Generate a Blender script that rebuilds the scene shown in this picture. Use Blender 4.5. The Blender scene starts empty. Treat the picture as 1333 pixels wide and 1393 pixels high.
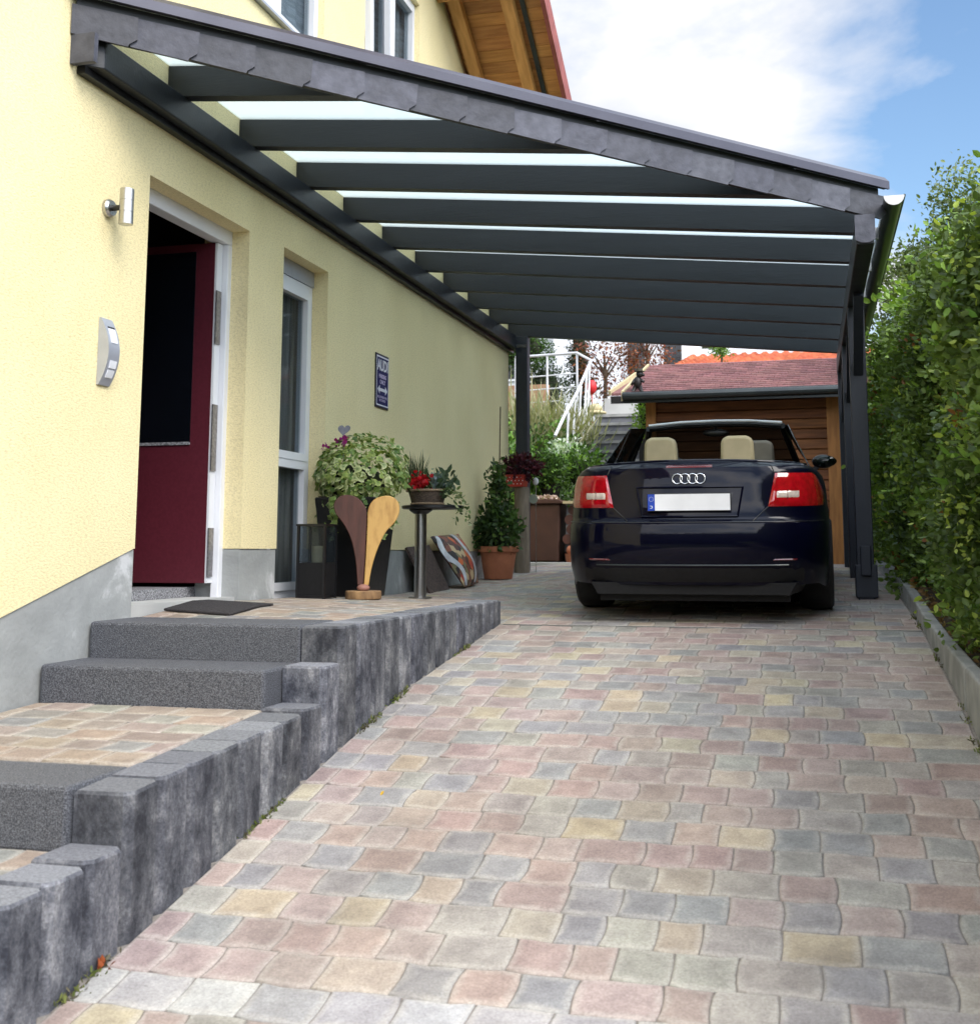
import bpy, bmesh, math, random
import numpy as np
from mathutils import Vector, Matrix
C = bpy.context.scene
COL = C.collection
random.seed(7); RNG = np.random.default_rng(11)
R = math.radians

# ------------------------------------------------------------------ materials
def new_mat(name):
    m = bpy.data.materials.new(name); m.use_nodes = True
    nt = m.node_tree
    return m, nt, nt.nodes['Principled BSDF'], nt.nodes['Material Output']

def mat(name, c1, c2=None, scale=8., rough=.6, metal=0., bump=0., bscale=None, detail=6., attr=None, attr_fac=1., coat=0., stretch=None,
        spec=.5, bdist=.01, ramp=(.35, .65), rvar=0., trans=0.):
    m, nt, b, out = new_mat(name)
    N = nt.nodes; L = nt.links
    b.inputs['Roughness'].default_value = rough; b.inputs['Metallic'].default_value = metal
    b.inputs['Coat Weight'].default_value = coat; b.inputs['Coat Roughness'].default_value = .03
    b.inputs['Specular IOR Level'].default_value = spec
    tc = N.new('ShaderNodeTexCoord'); vec = tc.outputs['Object']
    if stretch:
        mp = N.new('ShaderNodeMapping'); mp.inputs['Scale'].default_value = stretch
        L.new(vec, mp.inputs['Vector']); vec = mp.outputs['Vector']
    if c2 is None: c2 = tuple(x*.85 for x in c1)
    nz = N.new('ShaderNodeTexNoise'); nz.inputs['Scale'].default_value = scale; nz.inputs['Detail'].default_value = detail
    L.new(vec, nz.inputs['Vector'])
    rp = N.new('ShaderNodeValToRGB'); rp.color_ramp.elements[0].position = ramp[0]; rp.color_ramp.elements[1].position = ramp[1]
    rp.color_ramp.elements[0].color = (*c1, 1); rp.color_ramp.elements[1].color = (*c2, 1)
    L.new(nz.outputs['Fac'], rp.inputs['Fac']); col = rp.outputs['Color']
    if attr:
        at = N.new('ShaderNodeAttribute'); at.attribute_name = attr
        mx = N.new('ShaderNodeMix'); mx.data_type = 'RGBA'; mx.blend_type = 'MULTIPLY'; mx.inputs['Factor'].default_value = attr_fac
        L.new(col, mx.inputs[6]); L.new(at.outputs['Color'], mx.inputs[7]); col = mx.outputs[2]
    L.new(col, b.inputs['Base Color'])
    if rvar:
        mr = N.new('ShaderNodeMapRange'); mr.inputs['To Min'].default_value = max(0, rough-rvar); mr.inputs['To Max'].default_value = min(1, rough+rvar)
        L.new(nz.outputs['Fac'], mr.inputs['Value']); L.new(mr.outputs['Result'], b.inputs['Roughness'])
    if bump:
        bn = N.new('ShaderNodeTexNoise'); bn.inputs['Scale'].default_value = bscale or scale*4; bn.inputs['Detail'].default_value = 5
        L.new(vec, bn.inputs['Vector'])
        bp = N.new('ShaderNodeBump'); bp.inputs['Strength'].default_value = bump; bp.inputs['Distance'].default_value = bdist
        L.new(bn.outputs['Fac'], bp.inputs['Height']); L.new(bp.outputs['Normal'], b.inputs['Normal'])
    if trans:
        tr = N.new('ShaderNodeBsdfTranslucent'); L.new(col, tr.inputs['Color'])
        ms = N.new('ShaderNodeMixShader'); ms.inputs['Fac'].default_value = trans
        L.new(b.outputs[0], ms.inputs[1]); L.new(tr.outputs[0], ms.inputs[2]); L.new(ms.outputs[0], out.inputs['Surface'])
    return m

def plaster():
    m, nt, b, out = new_mat('yellow_render'); N = nt.nodes; L = nt.links
    b.inputs['Roughness'].default_value = .9; b.inputs['Specular IOR Level'].default_value = .2
    tc = N.new('ShaderNodeTexCoord')
    mp = N.new('ShaderNodeMapping'); mp.inputs['Scale'].default_value = (1, .55, 1.3); L.new(tc.outputs['Object'], mp.inputs['Vector'])
    n1 = N.new('ShaderNodeTexNoise'); n1.inputs['Scale'].default_value = 95; n1.inputs['Detail'].default_value = 6; n1.inputs['Roughness'].default_value = .65
    L.new(mp.outputs[0], n1.inputs['Vector'])
    n2 = N.new('ShaderNodeTexNoise'); n2.inputs['Scale'].default_value = 1.3; n2.inputs['Detail'].default_value = 5; L.new(tc.outputs['Object'], n2.inputs['Vector'])
    rp = N.new('ShaderNodeValToRGB'); e = rp.color_ramp.elements; e[0].position = .3; e[1].position = .7
    e[0].color = (.84, .722, .415, 1); e[1].color = (.915, .80, .49, 1); L.new(n2.outputs['Fac'], rp.inputs['Fac'])
    r2 = N.new('ShaderNodeValToRGB'); e = r2.color_ramp.elements; e[0].position = .34; e[1].position = .55
    e[0].color = (.80, .79, .76, 1); e[1].color = (1, 1, 1, 1); L.new(n1.outputs['Fac'], r2.inputs['Fac'])
    mx = N.new('ShaderNodeMix'); mx.data_type = 'RGBA'; mx.blend_type = 'MULTIPLY'; mx.inputs['Factor'].default_value = 1
    L.new(rp.outputs[0], mx.inputs[6]); L.new(r2.outputs[0], mx.inputs[7]); mq = N.new('ShaderNodeMapping'); mq.inputs['Scale'].default_value = (1, 2.4, .35); L.new(tc.outputs['Object'], mq.inputs['Vector'])
    n7 = N.new('ShaderNodeTexNoise'); n7.inputs['Scale'].default_value = 2.2; n7.inputs['Detail'].default_value = 7; L.new(mq.outputs[0], n7.inputs['Vector'])
    r7 = N.new('ShaderNodeValToRGB'); e = r7.color_ramp.elements; e[0].position = .36; e[1].position = .60; e[0].color = (.985, .985, .98, 1); e[1].color = (1, 1, 1, 1); L.new(n7.outputs['Fac'], r7.inputs['Fac'])
    m7 = N.new('ShaderNodeMix'); m7.data_type = 'RGBA'; m7.blend_type = 'MULTIPLY'; m7.inputs['Factor'].default_value = 1; L.new(mx.outputs[2], m7.inputs[6]); L.new(r7.outputs[0], m7.inputs[7])
    L.new(m7.outputs[2], b.inputs['Base Color'])
    bp = N.new('ShaderNodeBump'); bp.inputs['Strength'].default_value = .65; bp.inputs['Distance'].default_value = .006
    L.new(n1.outputs['Fac'], bp.inputs['Height']); L.new(bp.outputs[0], b.inputs['Normal'])
    return m

def plinth_mat():
    m, nt, b, out = new_mat('grey_plinth'); N = nt.nodes; L = nt.links
    b.inputs['Roughness'].default_value = .85
    tc = N.new('ShaderNodeTexCoord')
    n2 = N.new('ShaderNodeTexNoise'); n2.inputs['Scale'].default_value = 1.6; n2.inputs['Detail'].default_value = 8; n2.inputs['Roughness'].default_value = .6
    n2.inputs['Distortion'].default_value = .8
    L.new(tc.outputs['Object'], n2.inputs['Vector'])
    rp = N.new('ShaderNodeValToRGB'); e = rp.color_ramp.elements; e[0].position = .34; e[1].position = .585
    e[0].color = (.27, .28, .275, 1); e[1].color = (.56, .565, .57, 1)
    k = e.new(.52); k.color = (.35, .36, .355, 1)
    L.new(n2.outputs['Fac'], rp.inputs['Fac']); L.new(rp.outputs[0], b.inputs['Base Color'])
    n3 = N.new('ShaderNodeTexNoise'); n3.inputs['Scale'].default_value = 45; n3.inputs['Detail'].default_value = 7; L.new(tc.outputs['Object'], n3.inputs['Vector'])
    bp = N.new('ShaderNodeBump'); bp.inputs['Strength'].default_value = .5; bp.inputs['Distance'].default_value = .006
    L.new(n3.outputs['Fac'], bp.inputs['Height']); L.new(bp.outputs[0], b.inputs['Normal'])
    return m

def paver_mat(name, tint=(1, 1, 1)):
    m, nt, b, out = new_mat(name); N = nt.nodes; L = nt.links
    b.inputs['Roughness'].default_value = .85; b.inputs['Specular IOR Level'].default_value = .35
    at = N.new('ShaderNodeAttribute'); at.attribute_name = 'col'
    ed = N.new('ShaderNodeAttribute'); ed.attribute_name = 'edge'
    tc = N.new('ShaderNodeTexCoord')
    n1 = N.new('ShaderNodeTexNoise'); n1.inputs['Scale'].default_value = 120; n1.inputs['Detail'].default_value = 7; n1.inputs['Roughness'].default_value = .85
    n2 = N.new('ShaderNodeTexNoise'); n2.inputs['Scale'].default_value = 16; n2.inputs['Detail'].default_value = 6; n2.inputs['Roughness'].default_value = .6
    n4 = N.new('ShaderNodeTexNoise'); n4.inputs['Scale'].default_value = 1.1; n4.inputs['Detail'].default_value = 4
    for n in (n1, n2, n4): L.new(tc.outputs['Object'], n.inputs['Vector'])
    n5 = N.new('ShaderNodeTexNoise'); n5.inputs['Scale'].default_value = 9; n5.inputs['Detail'].default_value = 5; n5.inputs['Roughness'].default_value = .65; L.new(tc.outputs['Object'], n5.inputs['Vector'])
    # worn pale rims
    ma = N.new('ShaderNodeMath'); ma.operation = 'MULTIPLY'; L.new(ed.outputs['Fac'], ma.inputs[0]); L.new(n2.outputs['Fac'], ma.inputs[1])
    mp = N.new('ShaderNodeMapRange'); mp.inputs['From Min'].default_value = .22; mp.inputs['From Max'].default_value = .75; mp.inputs['To Max'].default_value = .50
    L.new(ma.outputs[0], mp.inputs['Value'])
    mx = N.new('ShaderNodeMix'); mx.data_type = 'RGBA'; L.new(mp.outputs[0], mx.inputs['Factor'])
    r5 = N.new('ShaderNodeValToRGB'); e = r5.color_ramp.elements; e[0].position = .32; e[1].position = .68; e[0].color = (.80, .77, .75, 1); e[1].color = (1.18, 1.16, 1.10, 1); L.new(n5.outputs['Fac'], r5.inputs['Fac'])
    m5 = N.new('ShaderNodeMix'); m5.data_type = 'RGBA'; m5.blend_type = 'MULTIPLY'; m5.inputs['Factor'].default_value = 1; L.new(at.outputs['Color'], m5.inputs[6]); L.new(r5.outputs[0], m5.inputs[7]); L.new(m5.outputs[2], mx.inputs[6])
    mx.inputs[7].default_value = (.56*tint[0], .53*tint[1], .47*tint[2], 1)
    r1 = N.new('ShaderNodeValToRGB'); e = r1.color_ramp.elements; e[0].position = .3; e[1].position = .7; e[0].color = (.58, .57, .56, 1); e[1].color = (1.36, 1.36, 1.36, 1)
    L.new(n1.outputs['Fac'], r1.inputs['Fac'])
    m2 = N.new('ShaderNodeMix'); m2.data_type = 'RGBA'; m2.blend_type = 'MULTIPLY'; m2.inputs['Factor'].default_value = 1
    L.new(mx.outputs[2], m2.inputs[6]); L.new(r1.outputs[0], m2.inputs[7])
    r3 = N.new('ShaderNodeValToRGB'); e = r3.color_ramp.elements; e[0].position = .3; e[1].position = .7; e[0].color = (.86, .84, .82, 1); e[1].color = (1.06, 1.06, 1.06, 1)
    L.new(n4.outputs['Fac'], r3.inputs['Fac'])
    m3 = N.new('ShaderNodeMix'); m3.data_type = 'RGBA'; m3.blend_type = 'MULTIPLY'; m3.inputs['Factor'].default_value = 1
    L.new(m2.outputs[2], m3.inputs[6]); L.new(r3.outputs[0], m3.inputs[7])
    # faint rubber and oil stains along the two wheel tracks, with ragged edges
    sx = N.new('ShaderNodeSeparateXYZ'); L.new(tc.outputs['Object'], sx.inputs[0])
    a1 = N.new('ShaderNodeMath'); a1.operation = 'ADD'; a1.inputs[1].default_value = .72; L.new(sx.outputs[0], a1.inputs[0])
    a2 = N.new('ShaderNodeMath'); a2.operation = 'ABSOLUTE'; L.new(a1.outputs[0], a2.inputs[0])
    a3 = N.new('ShaderNodeMath'); a3.operation = 'SUBTRACT'; a3.inputs[1].default_value = .76; L.new(a2.outputs[0], a3.inputs[0])
    a4 = N.new('ShaderNodeMath'); a4.operation = 'ABSOLUTE'; L.new(a3.outputs[0], a4.inputs[0])
    mt = N.new('ShaderNodeMapRange'); mt.inputs['From Min'].default_value = .05; mt.inputs['From Max'].default_value = .26; mt.inputs['To Min'].default_value = 1; mt.inputs['To Max'].default_value = 0; L.new(a4.outputs[0], mt.inputs['Value'])
    n6 = N.new('ShaderNodeTexNoise'); n6.inputs['Scale'].default_value = 3.2; n6.inputs['Detail'].default_value = 8; n6.inputs['Roughness'].default_value = .7; L.new(tc.outputs['Object'], n6.inputs['Vector'])
    mm = N.new('ShaderNodeMapRange'); mm.inputs['From Min'].default_value = .42; mm.inputs['From Max'].default_value = .68; mm.inputs['To Max'].default_value = 1; L.new(n6.outputs['Fac'], mm.inputs['Value'])
    ml = N.new('ShaderNodeMath'); ml.operation = 'MULTIPLY'; L.new(mt.outputs[0], ml.inputs[0]); L.new(mm.outputs[0], ml.inputs[1])
    mk = N.new('ShaderNodeMath'); mk.operation = 'MULTIPLY'; mk.inputs[1].default_value = .35; L.new(ml.outputs[0], mk.inputs[0])
    m6 = N.new('ShaderNodeMix'); m6.data_type = 'RGBA'; L.new(mk.outputs[0], m6.inputs['Factor']); L.new(m3.outputs[2], m6.inputs[6]); m6.inputs[7].default_value = (.12, .11, .10, 1)
    L.new(m6.outputs[2], b.inputs['Base Color'])
    bp = N.new('ShaderNodeBump'); bp.inputs['Strength'].default_value = .45; bp.inputs['Distance'].default_value = .003
    L.new(n1.outputs['Fac'], bp.inputs['Height'])
    b2 = N.new('ShaderNodeBump'); b2.inputs['Strength'].default_value = .5; b2.inputs['Distance'].default_value = .012
    L.new(n2.outputs['Fac'], b2.inputs['Height']); L.new(bp.outputs[0], b2.inputs['Normal'])
    L.new(b2.outputs[0], b.inputs['Normal'])
    return m

def palisade_mat():
    m, nt, b, out = new_mat('weathered_concrete'); N = nt.nodes; L = nt.links
    b.inputs['Roughness'].default_value = .85
    tc = N.new('ShaderNodeTexCoord'); gm = N.new('ShaderNodeNewGeometry')
    mpv = N.new('ShaderNodeMapping'); mpv.inputs['Scale'].default_value = (1, 1, .6); L.new(tc.outputs['Object'], mpv.inputs['Vector'])
    n1 = N.new('ShaderNodeTexNoise'); n1.inputs['Scale'].default_value = 7; n1.inputs['Detail'].default_value = 10; n1.inputs['Roughness'].default_value = .74; n1.inputs['Distortion'].default_value = .0
    L.new(mpv.outputs[0], n1.inputs['Vector'])
    n2 = N.new('ShaderNodeTexNoise'); n2.inputs['Scale'].default_value = 95; n2.inputs['Detail'].default_value = 7; n2.inputs['Roughness'].default_value = .8; L.new(tc.outputs['Object'], n2.inputs['Vector'])
    rp = N.new('ShaderNodeValToRGB'); e = rp.color_ramp.elements; e[0].position = .39; e[1].position = .65
    e[0].color = (.024, .026, .035, 1); e[1].color = (.25, .25, .255, 1); k = e.new(.52); k.color = (.10, .103, .116, 1)
    L.new(n1.outputs['Fac'], rp.inputs['Fac'])
    # tops blend to one even grey, sides keep the stains
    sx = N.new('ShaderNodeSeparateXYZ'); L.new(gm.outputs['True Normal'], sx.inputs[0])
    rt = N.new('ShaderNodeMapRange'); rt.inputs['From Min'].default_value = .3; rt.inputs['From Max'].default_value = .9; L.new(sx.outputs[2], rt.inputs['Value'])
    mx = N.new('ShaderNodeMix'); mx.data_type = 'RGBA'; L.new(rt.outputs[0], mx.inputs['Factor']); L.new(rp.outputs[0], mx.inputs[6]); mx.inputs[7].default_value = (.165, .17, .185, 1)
    r1 = N.new('ShaderNodeValToRGB'); e = r1.color_ramp.elements; e[0].position = .3; e[1].position = .7; e[0].color = (.38, .38, .40, 1); e[1].color = (1.7, 1.7, 1.7, 1)
    L.new(n2.outputs['Fac'], r1.inputs['Fac'])
    m2 = N.new('ShaderNodeMix'); m2.data_type = 'RGBA'; m2.blend_type = 'MULTIPLY'; m2.inputs['Factor'].default_value = 1
    L.new(mx.outputs[2], m2.inputs[6]); L.new(r1.outputs[0], m2.inputs[7])
    at = N.new('ShaderNodeAttribute'); at.attribute_name = 'col'; m3 = N.new('ShaderNodeMix'); m3.data_type = 'RGBA'; m3.blend_type = 'MULTIPLY'; m3.inputs['Factor'].default_value = 1
    L.new(m2.outputs[2], m3.inputs[6]); L.new(at.outputs['Color'], m3.inputs[7]); L.new(m3.outputs[2], b.inputs['Base Color'])
    bp = N.new('ShaderNodeBump'); bp.inputs['Strength'].default_value = .4; bp.inputs['Distance'].default_value = .004
    L.new(n2.outputs['Fac'], bp.inputs['Height'])
    b2 = N.new('ShaderNodeBump'); b2.inputs['Strength'].default_value = .5; b2.inputs['Distance'].default_value = .012
    L.new(n1.outputs['Fac'], b2.inputs['Height']); L.new(bp.outputs[0], b2.inputs['Normal']); L.new(b2.outputs[0], b.inputs['Normal'])
    return m

def leaf_mat(name, trans=.35, rough=.45):
    m, nt, b, out = new_mat(name); N = nt.nodes; L = nt.links
    b.inputs['Roughness'].default_value = rough; b.inputs['Specular IOR Level'].default_value = .3
    at = N.new('ShaderNodeAttribute'); at.attribute_name = 'col'
    L.new(at.outputs['Color'], b.inputs['Base Color'])
    tr = N.new('ShaderNodeBsdfTranslucent')
    mg = N.new('ShaderNodeMix'); mg.data_type = 'RGBA'; mg.blend_type = 'MULTIPLY'; mg.inputs['Factor'].default_value = 1
    L.new(at.outputs['Color'], mg.inputs[6]); mg.inputs[7].default_value = (1.6, 1.7, .6, 1); L.new(mg.outputs[2], tr.inputs['Color'])
    ms = N.new('ShaderNodeMixShader'); ms.inputs['Fac'].default_value = trans
    L.new(b.outputs[0], ms.inputs[1]); L.new(tr.outputs[0], ms.inputs[2]); L.new(ms.outputs[0], out.inputs['Surface'])
    return m

def glass_mat(name, col, rough, transp, ior=1.5):
    m, nt, b, out = new_mat(name); N = nt.nodes; L = nt.links
    b.inputs['Base Color'].default_value = (*col, 1); b.inputs['Roughness'].default_value = rough; b.inputs['IOR'].default_value = ior
    tr = N.new('ShaderNodeBsdfTransparent'); tr.inputs['Color'].default_value = (.8, .85, .88, 1)
    ms = N.new('ShaderNodeMixShader'); ms.inputs['Fac'].default_value = transp
    L.new(b.outputs[0], ms.inputs[1]); L.new(tr.outputs[0], ms.inputs[2]); L.new(ms.outputs[0], out.inputs['Surface'])
    return m

def opal_mat():
    m, nt, b, out = new_mat('opal_glass'); N = nt.nodes; L = nt.links
    tr = N.new('ShaderNodeBsdfTranslucent'); tr.inputs['Color'].default_value = (.70, .76, .78, 1)
    t2 = N.new('ShaderNodeBsdfTransparent'); t2.inputs['Color'].default_value = (.66, .73, .75, 1)
    b.inputs['Base Color'].default_value = (.7, .76, .8, 1); b.inputs['Roughness'].default_value = .2
    m1 = N.new('ShaderNodeMixShader'); m1.inputs['Fac'].default_value = .06; L.new(tr.outputs[0], m1.inputs[1]); L.new(b.outputs[0], m1.inputs[2])
    m2 = N.new('ShaderNodeMixShader'); m2.inputs['Fac'].default_value = .35; L.new(m1.outputs[0], m2.inputs[1]); L.new(t2.outputs[0], m2.inputs[2])
    L.new(m2.outputs[0], out.inputs['Surface'])
    return m

M = {}
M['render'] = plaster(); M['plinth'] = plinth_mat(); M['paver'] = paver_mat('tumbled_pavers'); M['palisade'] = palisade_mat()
M['leaf'] = leaf_mat('leaf', .27); M['leaf_dull'] = leaf_mat('leaf_dull', .2, .6)
M['opal'] = opal_mat()
M['anthracite'] = mat('anthracite_paint', (.011, .0135, .018), (.018, .021, .027), 7, rough=.45, rvar=.10, bump=.35, bscale=60, bdist=.003, stretch=(.2, 1.6, 1.6))
M['anth_post'] = mat('anthracite_post', (.016, .020, .031), (.026, .031, .045), 6, rough=.5, rvar=.1, bump=.35, bscale=70, bdist=.003, stretch=(1.5, 1.5, .15))
M['slate'] = mat('slate', (.050, .052, .070), (.095, .098, .125), 14, rough=.6, bump=.6, bscale=26, bdist=.006, rvar=.1, attr='col')
M['cap'] = mat('metal_cap', (.050, .050, .072), (.062, .062, .086), 5, rough=.35, metal=.3)
M['gutter'] = mat('gutter_metal', (.030, .036, .038), (.04, .048, .048), 5, rough=.28, metal=.4)
M['white'] = mat('white_pvc', (.78, .79, .82), (.74, .75, .79), 4, rough=.35)
M['white_end'] = mat('white_end_cap', (.7, .7, .7), None, 4, rough=.4)
M['burgundy'] = mat('burgundy_door', (.10, .013, .024), (.082, .010, .019), 60, rough=.45, bump=.1, bscale=300, bdist=.002)
M['black_glass'] = mat('dark_glass', (.004, .005, .008), None, 3, rough=.08)
M['black'] = mat('black_paint', (.004, .004, .005), (.007, .007, .008), 30, rough=.4, rvar=.1)
M['black_matte'] = mat('black_plastic', (.005, .005, .0055), (.008, .008, .009), 40, rough=.65, spec=.3)
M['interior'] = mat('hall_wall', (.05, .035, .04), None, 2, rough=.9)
M['steel'] = mat('brushed_steel', (.55, .54, .53), (.45, .44, .43), 60, rough=.28, metal=1., stretch=(1, 1, 12))
M['alu'] = mat('silver_plastic', (.48, .50, .56), (.44, .46, .52), 20, rough=.4, metal=.5)
M['lever'] = mat('hinge_metal', (.34, .33, .34), (.22, .21, .22), 60, rough=.4, metal=.7)
M['granite'] = mat('granite', (.032, .034, .042), (.165, .17, .19), 240, rough=.7, bump=.5, bscale=120, bdist=.004, ramp=(.40, .66))
M['granite_light'] = mat('granite_light', (.10, .10, .11), (.38, .38, .40), 120, rough=.7, ramp=(.40, .62))
M['wood_soffit'] = mat('soffit_wood', (.58, .28, .085), (.42, .18, .05), 3.2, rough=.6, stretch=(1, 9, 9), bump=.15, bscale=30, attr='col')
M['wood_beam'] = mat('beam_wood', (.66, .34, .11), (.50, .24, .07), 4, rough=.55, stretch=(6, 1, 1), bump=.15, bscale=30)
M['shed_wood'] = mat('shed_wood', (.27, .108, .036), (.15, .058, .020), 2.6, rough=.7, stretch=(1, 7, 12), bump=.2, bscale=20, attr='col')
M['shed_trim'] = mat('shed_trim_wood', (.46, .21, .06), (.31, .135, .038), 3, rough=.65, stretch=(8, 8, 1))
M['shingle'] = mat('shingle', (.225, .10, .095), (.145, .066, .066), 30, rough=.9, bump=.5, bscale=180, bdist=.004, attr='col')
M['tile'] = mat('clay_tile', (.62, .20, .10), (.46, .13, .06), 9, rough=.75, attr='col')
M['tile_red'] = mat('red_verge_tile', (.36, .10, .085), (.26, .07, .06), 9, rough=.7)
M['concrete'] = mat('kerb_concrete', (.22, .225, .215), (.34, .34, .325), 7, rough=.9, bump=.4, bscale=90, bdist=.004)
M['conc_step'] = mat('stair_concrete', (.12, .125, .14), (.17, .175, .19), 6, rough=.9, bump=.3, bscale=80)
M['conc_light'] = mat('light_concrete', (.42, .42, .41), (.52, .52, .50), 3, rough=.9)
M['white_wall'] = mat('white_house_render', (.74, .75, .78), (.70, .71, .74), 2, rough=.9)
M['soil'] = mat('soil', (.045, .032, .02), (.09, .065, .04), 18, rough=1., bump=.9, bscale=60, bdist=.03)
M['grass'] = mat('garden_ground', (.06, .09, .025), (.11, .12, .045), 9, rough=1., bump=.8, bscale=60, bdist=.03)
M['bed'] = mat('joint_sand', (.19, .17, .15), (.28, .25, .22), 40, rough=1., bump=.5, bscale=200)
M['terracotta'] = mat('terracotta', (.46, .17, .085), (.37, .13, .065), 8, rough=.75, bump=.1, bscale=60)
M['post_wood'] = mat('grey_post_wood', (.25, .20, .15), (.17, .135, .10), 5, rough=.85, stretch=(6, 6, 1), bump=.3, bscale=30)
M['brown_plastic'] = mat('brown_bin_plastic', (.085, .040, .028), (.07, .032, .023), 6, rough=.5)
M['spoon_dark'] = mat('charred_wood', (.110, .040, .028), (.065, .025, .018), 7, rough=.6, stretch=(3, 3, .6), bump=.1)
M['spoon_light'] = mat('honey_wood', (.62, .37, .115), (.42, .22, .06), 10, rough=.5, stretch=(3, 3, 1), bump=.1, ramp=(.45, .8))
M['log'] = mat('log_slice', (.40, .24, .11), (.18, .10, .05), 20, rough=.8, stretch=(1, 1, .4))
M['stone_pink'] = mat('pink_pebble', (.36, .17, .13), (.28, .13, .10), 12, rough=.7)
M['wicker'] = mat('wicker', (.14, .10, .07), (.05, .035, .027), 60, rough=.8, stretch=(1, 1, 4), bump=.6, bscale=90)
M['wicker_light'] = mat('wicker_light', (.36, .26, .17), (.22, .15, .09), 60, rough=.8, bump=.6, bscale=120)
M['mat_dark'] = mat('woven_mat', (.040, .027, .024), (.10, .065, .055), 45, rough=.95, bump=.7, bscale=90)
M['doormat'] = mat('doormat', (.025, .022, .024), (.045, .040, .042), 80, rough=.95, bump=.8, bscale=250)
M['bark'] = mat('bark', (.10, .065, .04), (.055, .038, .025), 18, rough=.95, stretch=(1, 1, .3), bump=.6)
M['core_stem'] = mat('dark_core_stems', (.012, .018, .008), (.022, .024, .010), 9, rough=1.)  # near-black colour for stems and for solid cores that block light
M['paint'] = mat('navy_car_paint', (.0009, .0011, .0075), (.0013, .0015, .009), 400, rough=.35, metal=.05, coat=.40, spec=.05)
M['chrome'] = mat('chrome', (.72, .73, .75), None, 5, rough=.12, metal=1.)
M['silver'] = mat('silver_trim', (.80, .81, .82), None, 5, rough=.4, metal=.35)
M['rubber'] = mat('tyre_rubber', (.010, .010, .011), (.016, .016, .017), 50, rough=.75)
M['leather'] = mat('beige_leather', (.50, .42, .25), (.44, .37, .22), 12, rough=.55, bump=.1, bscale=120)
M['leather_dim'] = mat('grey_leather', (.17, .155, .125), (.14, .13, .10), 12, rough=.6)
M['plate'] = mat('plate_white', (.82, .83, .85), None, 4, rough=.35)
M['blue'] = mat('plate_blue', (.015, .06, .42), None, 4, rough=.35)
M['red_lens'] = mat('red_lens', (.40, .004, .010), (.26, .003, .006), 30, rough=.12, coat=1.)
M['clear_lens'] = mat('clear_lens', (.62, .52, .45), (.50, .42, .36), 60, rough=.12, coat=1.)
M['dark_red'] = mat('dark_red_lens', (.12, .012, .015), None, 10, rough=.15, coat=1.)
M['car_glass'] = glass_mat('car_glass', (.004, .008, .007), .02, .10)
M['win_glass'] = glass_mat('window_glass', (.03, .035, .04), .04, .74)
M['curtain'] = mat('curtain', (.62, .55, .47), (.26, .22, .19), 3, rough=.9, stretch=(1, 9, .4))
M['blind'] = mat('window_blind', (.55, .54, .52), (.80, .80, .80), 3, rough=.8, stretch=(1, 1, 12))
M['sign_blue'] = mat('enamel_blue', (.006, .006, .085), (.009, .007, .10), 5, rough=.5, spec=.2)
M['sign_white'] = mat('enamel_white', (.80, .81, .88), None, 5, rough=.3)
M['sign_lilac'] = mat('enamel_lilac', (.50, .44, .66), None, 5, rough=.3)
M['heart'] = mat('zinc_heart', (.16, .16, .19), (.22, .22, .25), 20, rough=.5, metal=.5)
M['red_pot'] = mat('red_pot', (.48, .035, .025), (.40, .03, .02), 8, rough=.4)
M['red'] = mat('signal_red', (.60, .015, .02), None, 8, rough=.5)
M['figure'] = mat('dark_figurine', (.006, .004, .004), (.014, .009, .008), 30, rough=.5)
M['figure_hat'] = mat('figurine_hat', (.06, .055, .035), None, 30, rough=.8)
M['ochre'] = mat('ochre_stone', (.55, .47, .27), (.45, .38, .22), 12, rough=.8)
M['white_metal'] = mat('white_railing', (.70, .71, .73), None, 6, rough=.4)

def pillow_mat():
    m, nt, b, out = new_mat('patterned_cushion'); N = nt.nodes; L = nt.links
    b.inputs['Roughness'].default_value = .6
    tc = N.new('ShaderNodeTexCoord'); v = N.new('ShaderNodeTexVoronoi'); v.inputs['Scale'].default_value = 16; L.new(tc.outputs['Object'], v.inputs['Vector'])
    rp = N.new('ShaderNodeValToRGB'); rp.color_ramp.interpolation = 'CONSTANT'; e = rp.color_ramp.elements
    e[0].position = 0; e[0].color = (.10, .04, .025, 1); e[1].position = .35; e[1].color = (.22, .07, .04, 1)
    for p, c in ((.5, (.45, .05, .03, 1)), (.62, (.55, .40, .22, 1)), (.7, (.03, .02, .02, 1)), (.82, (.60, .13, .03, 1)), (.9, (.20, .17, .08, 1))):
        k = e.new(p); k.color = c
    sp = N.new('ShaderNodeSeparateColor'); L.new(v.outputs['Color'], sp.inputs[0]); L.new(sp.outputs[0], rp.inputs['Fac']); L.new(rp.outputs[0], b.inputs['Base Color'])
    return m
M['pillow'] = pillow_mat()
M['pillow_band'] = mat('cushion_silver_band', (.66, .67, .70), (.42, .42, .45), 14, rough=.4)

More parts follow.
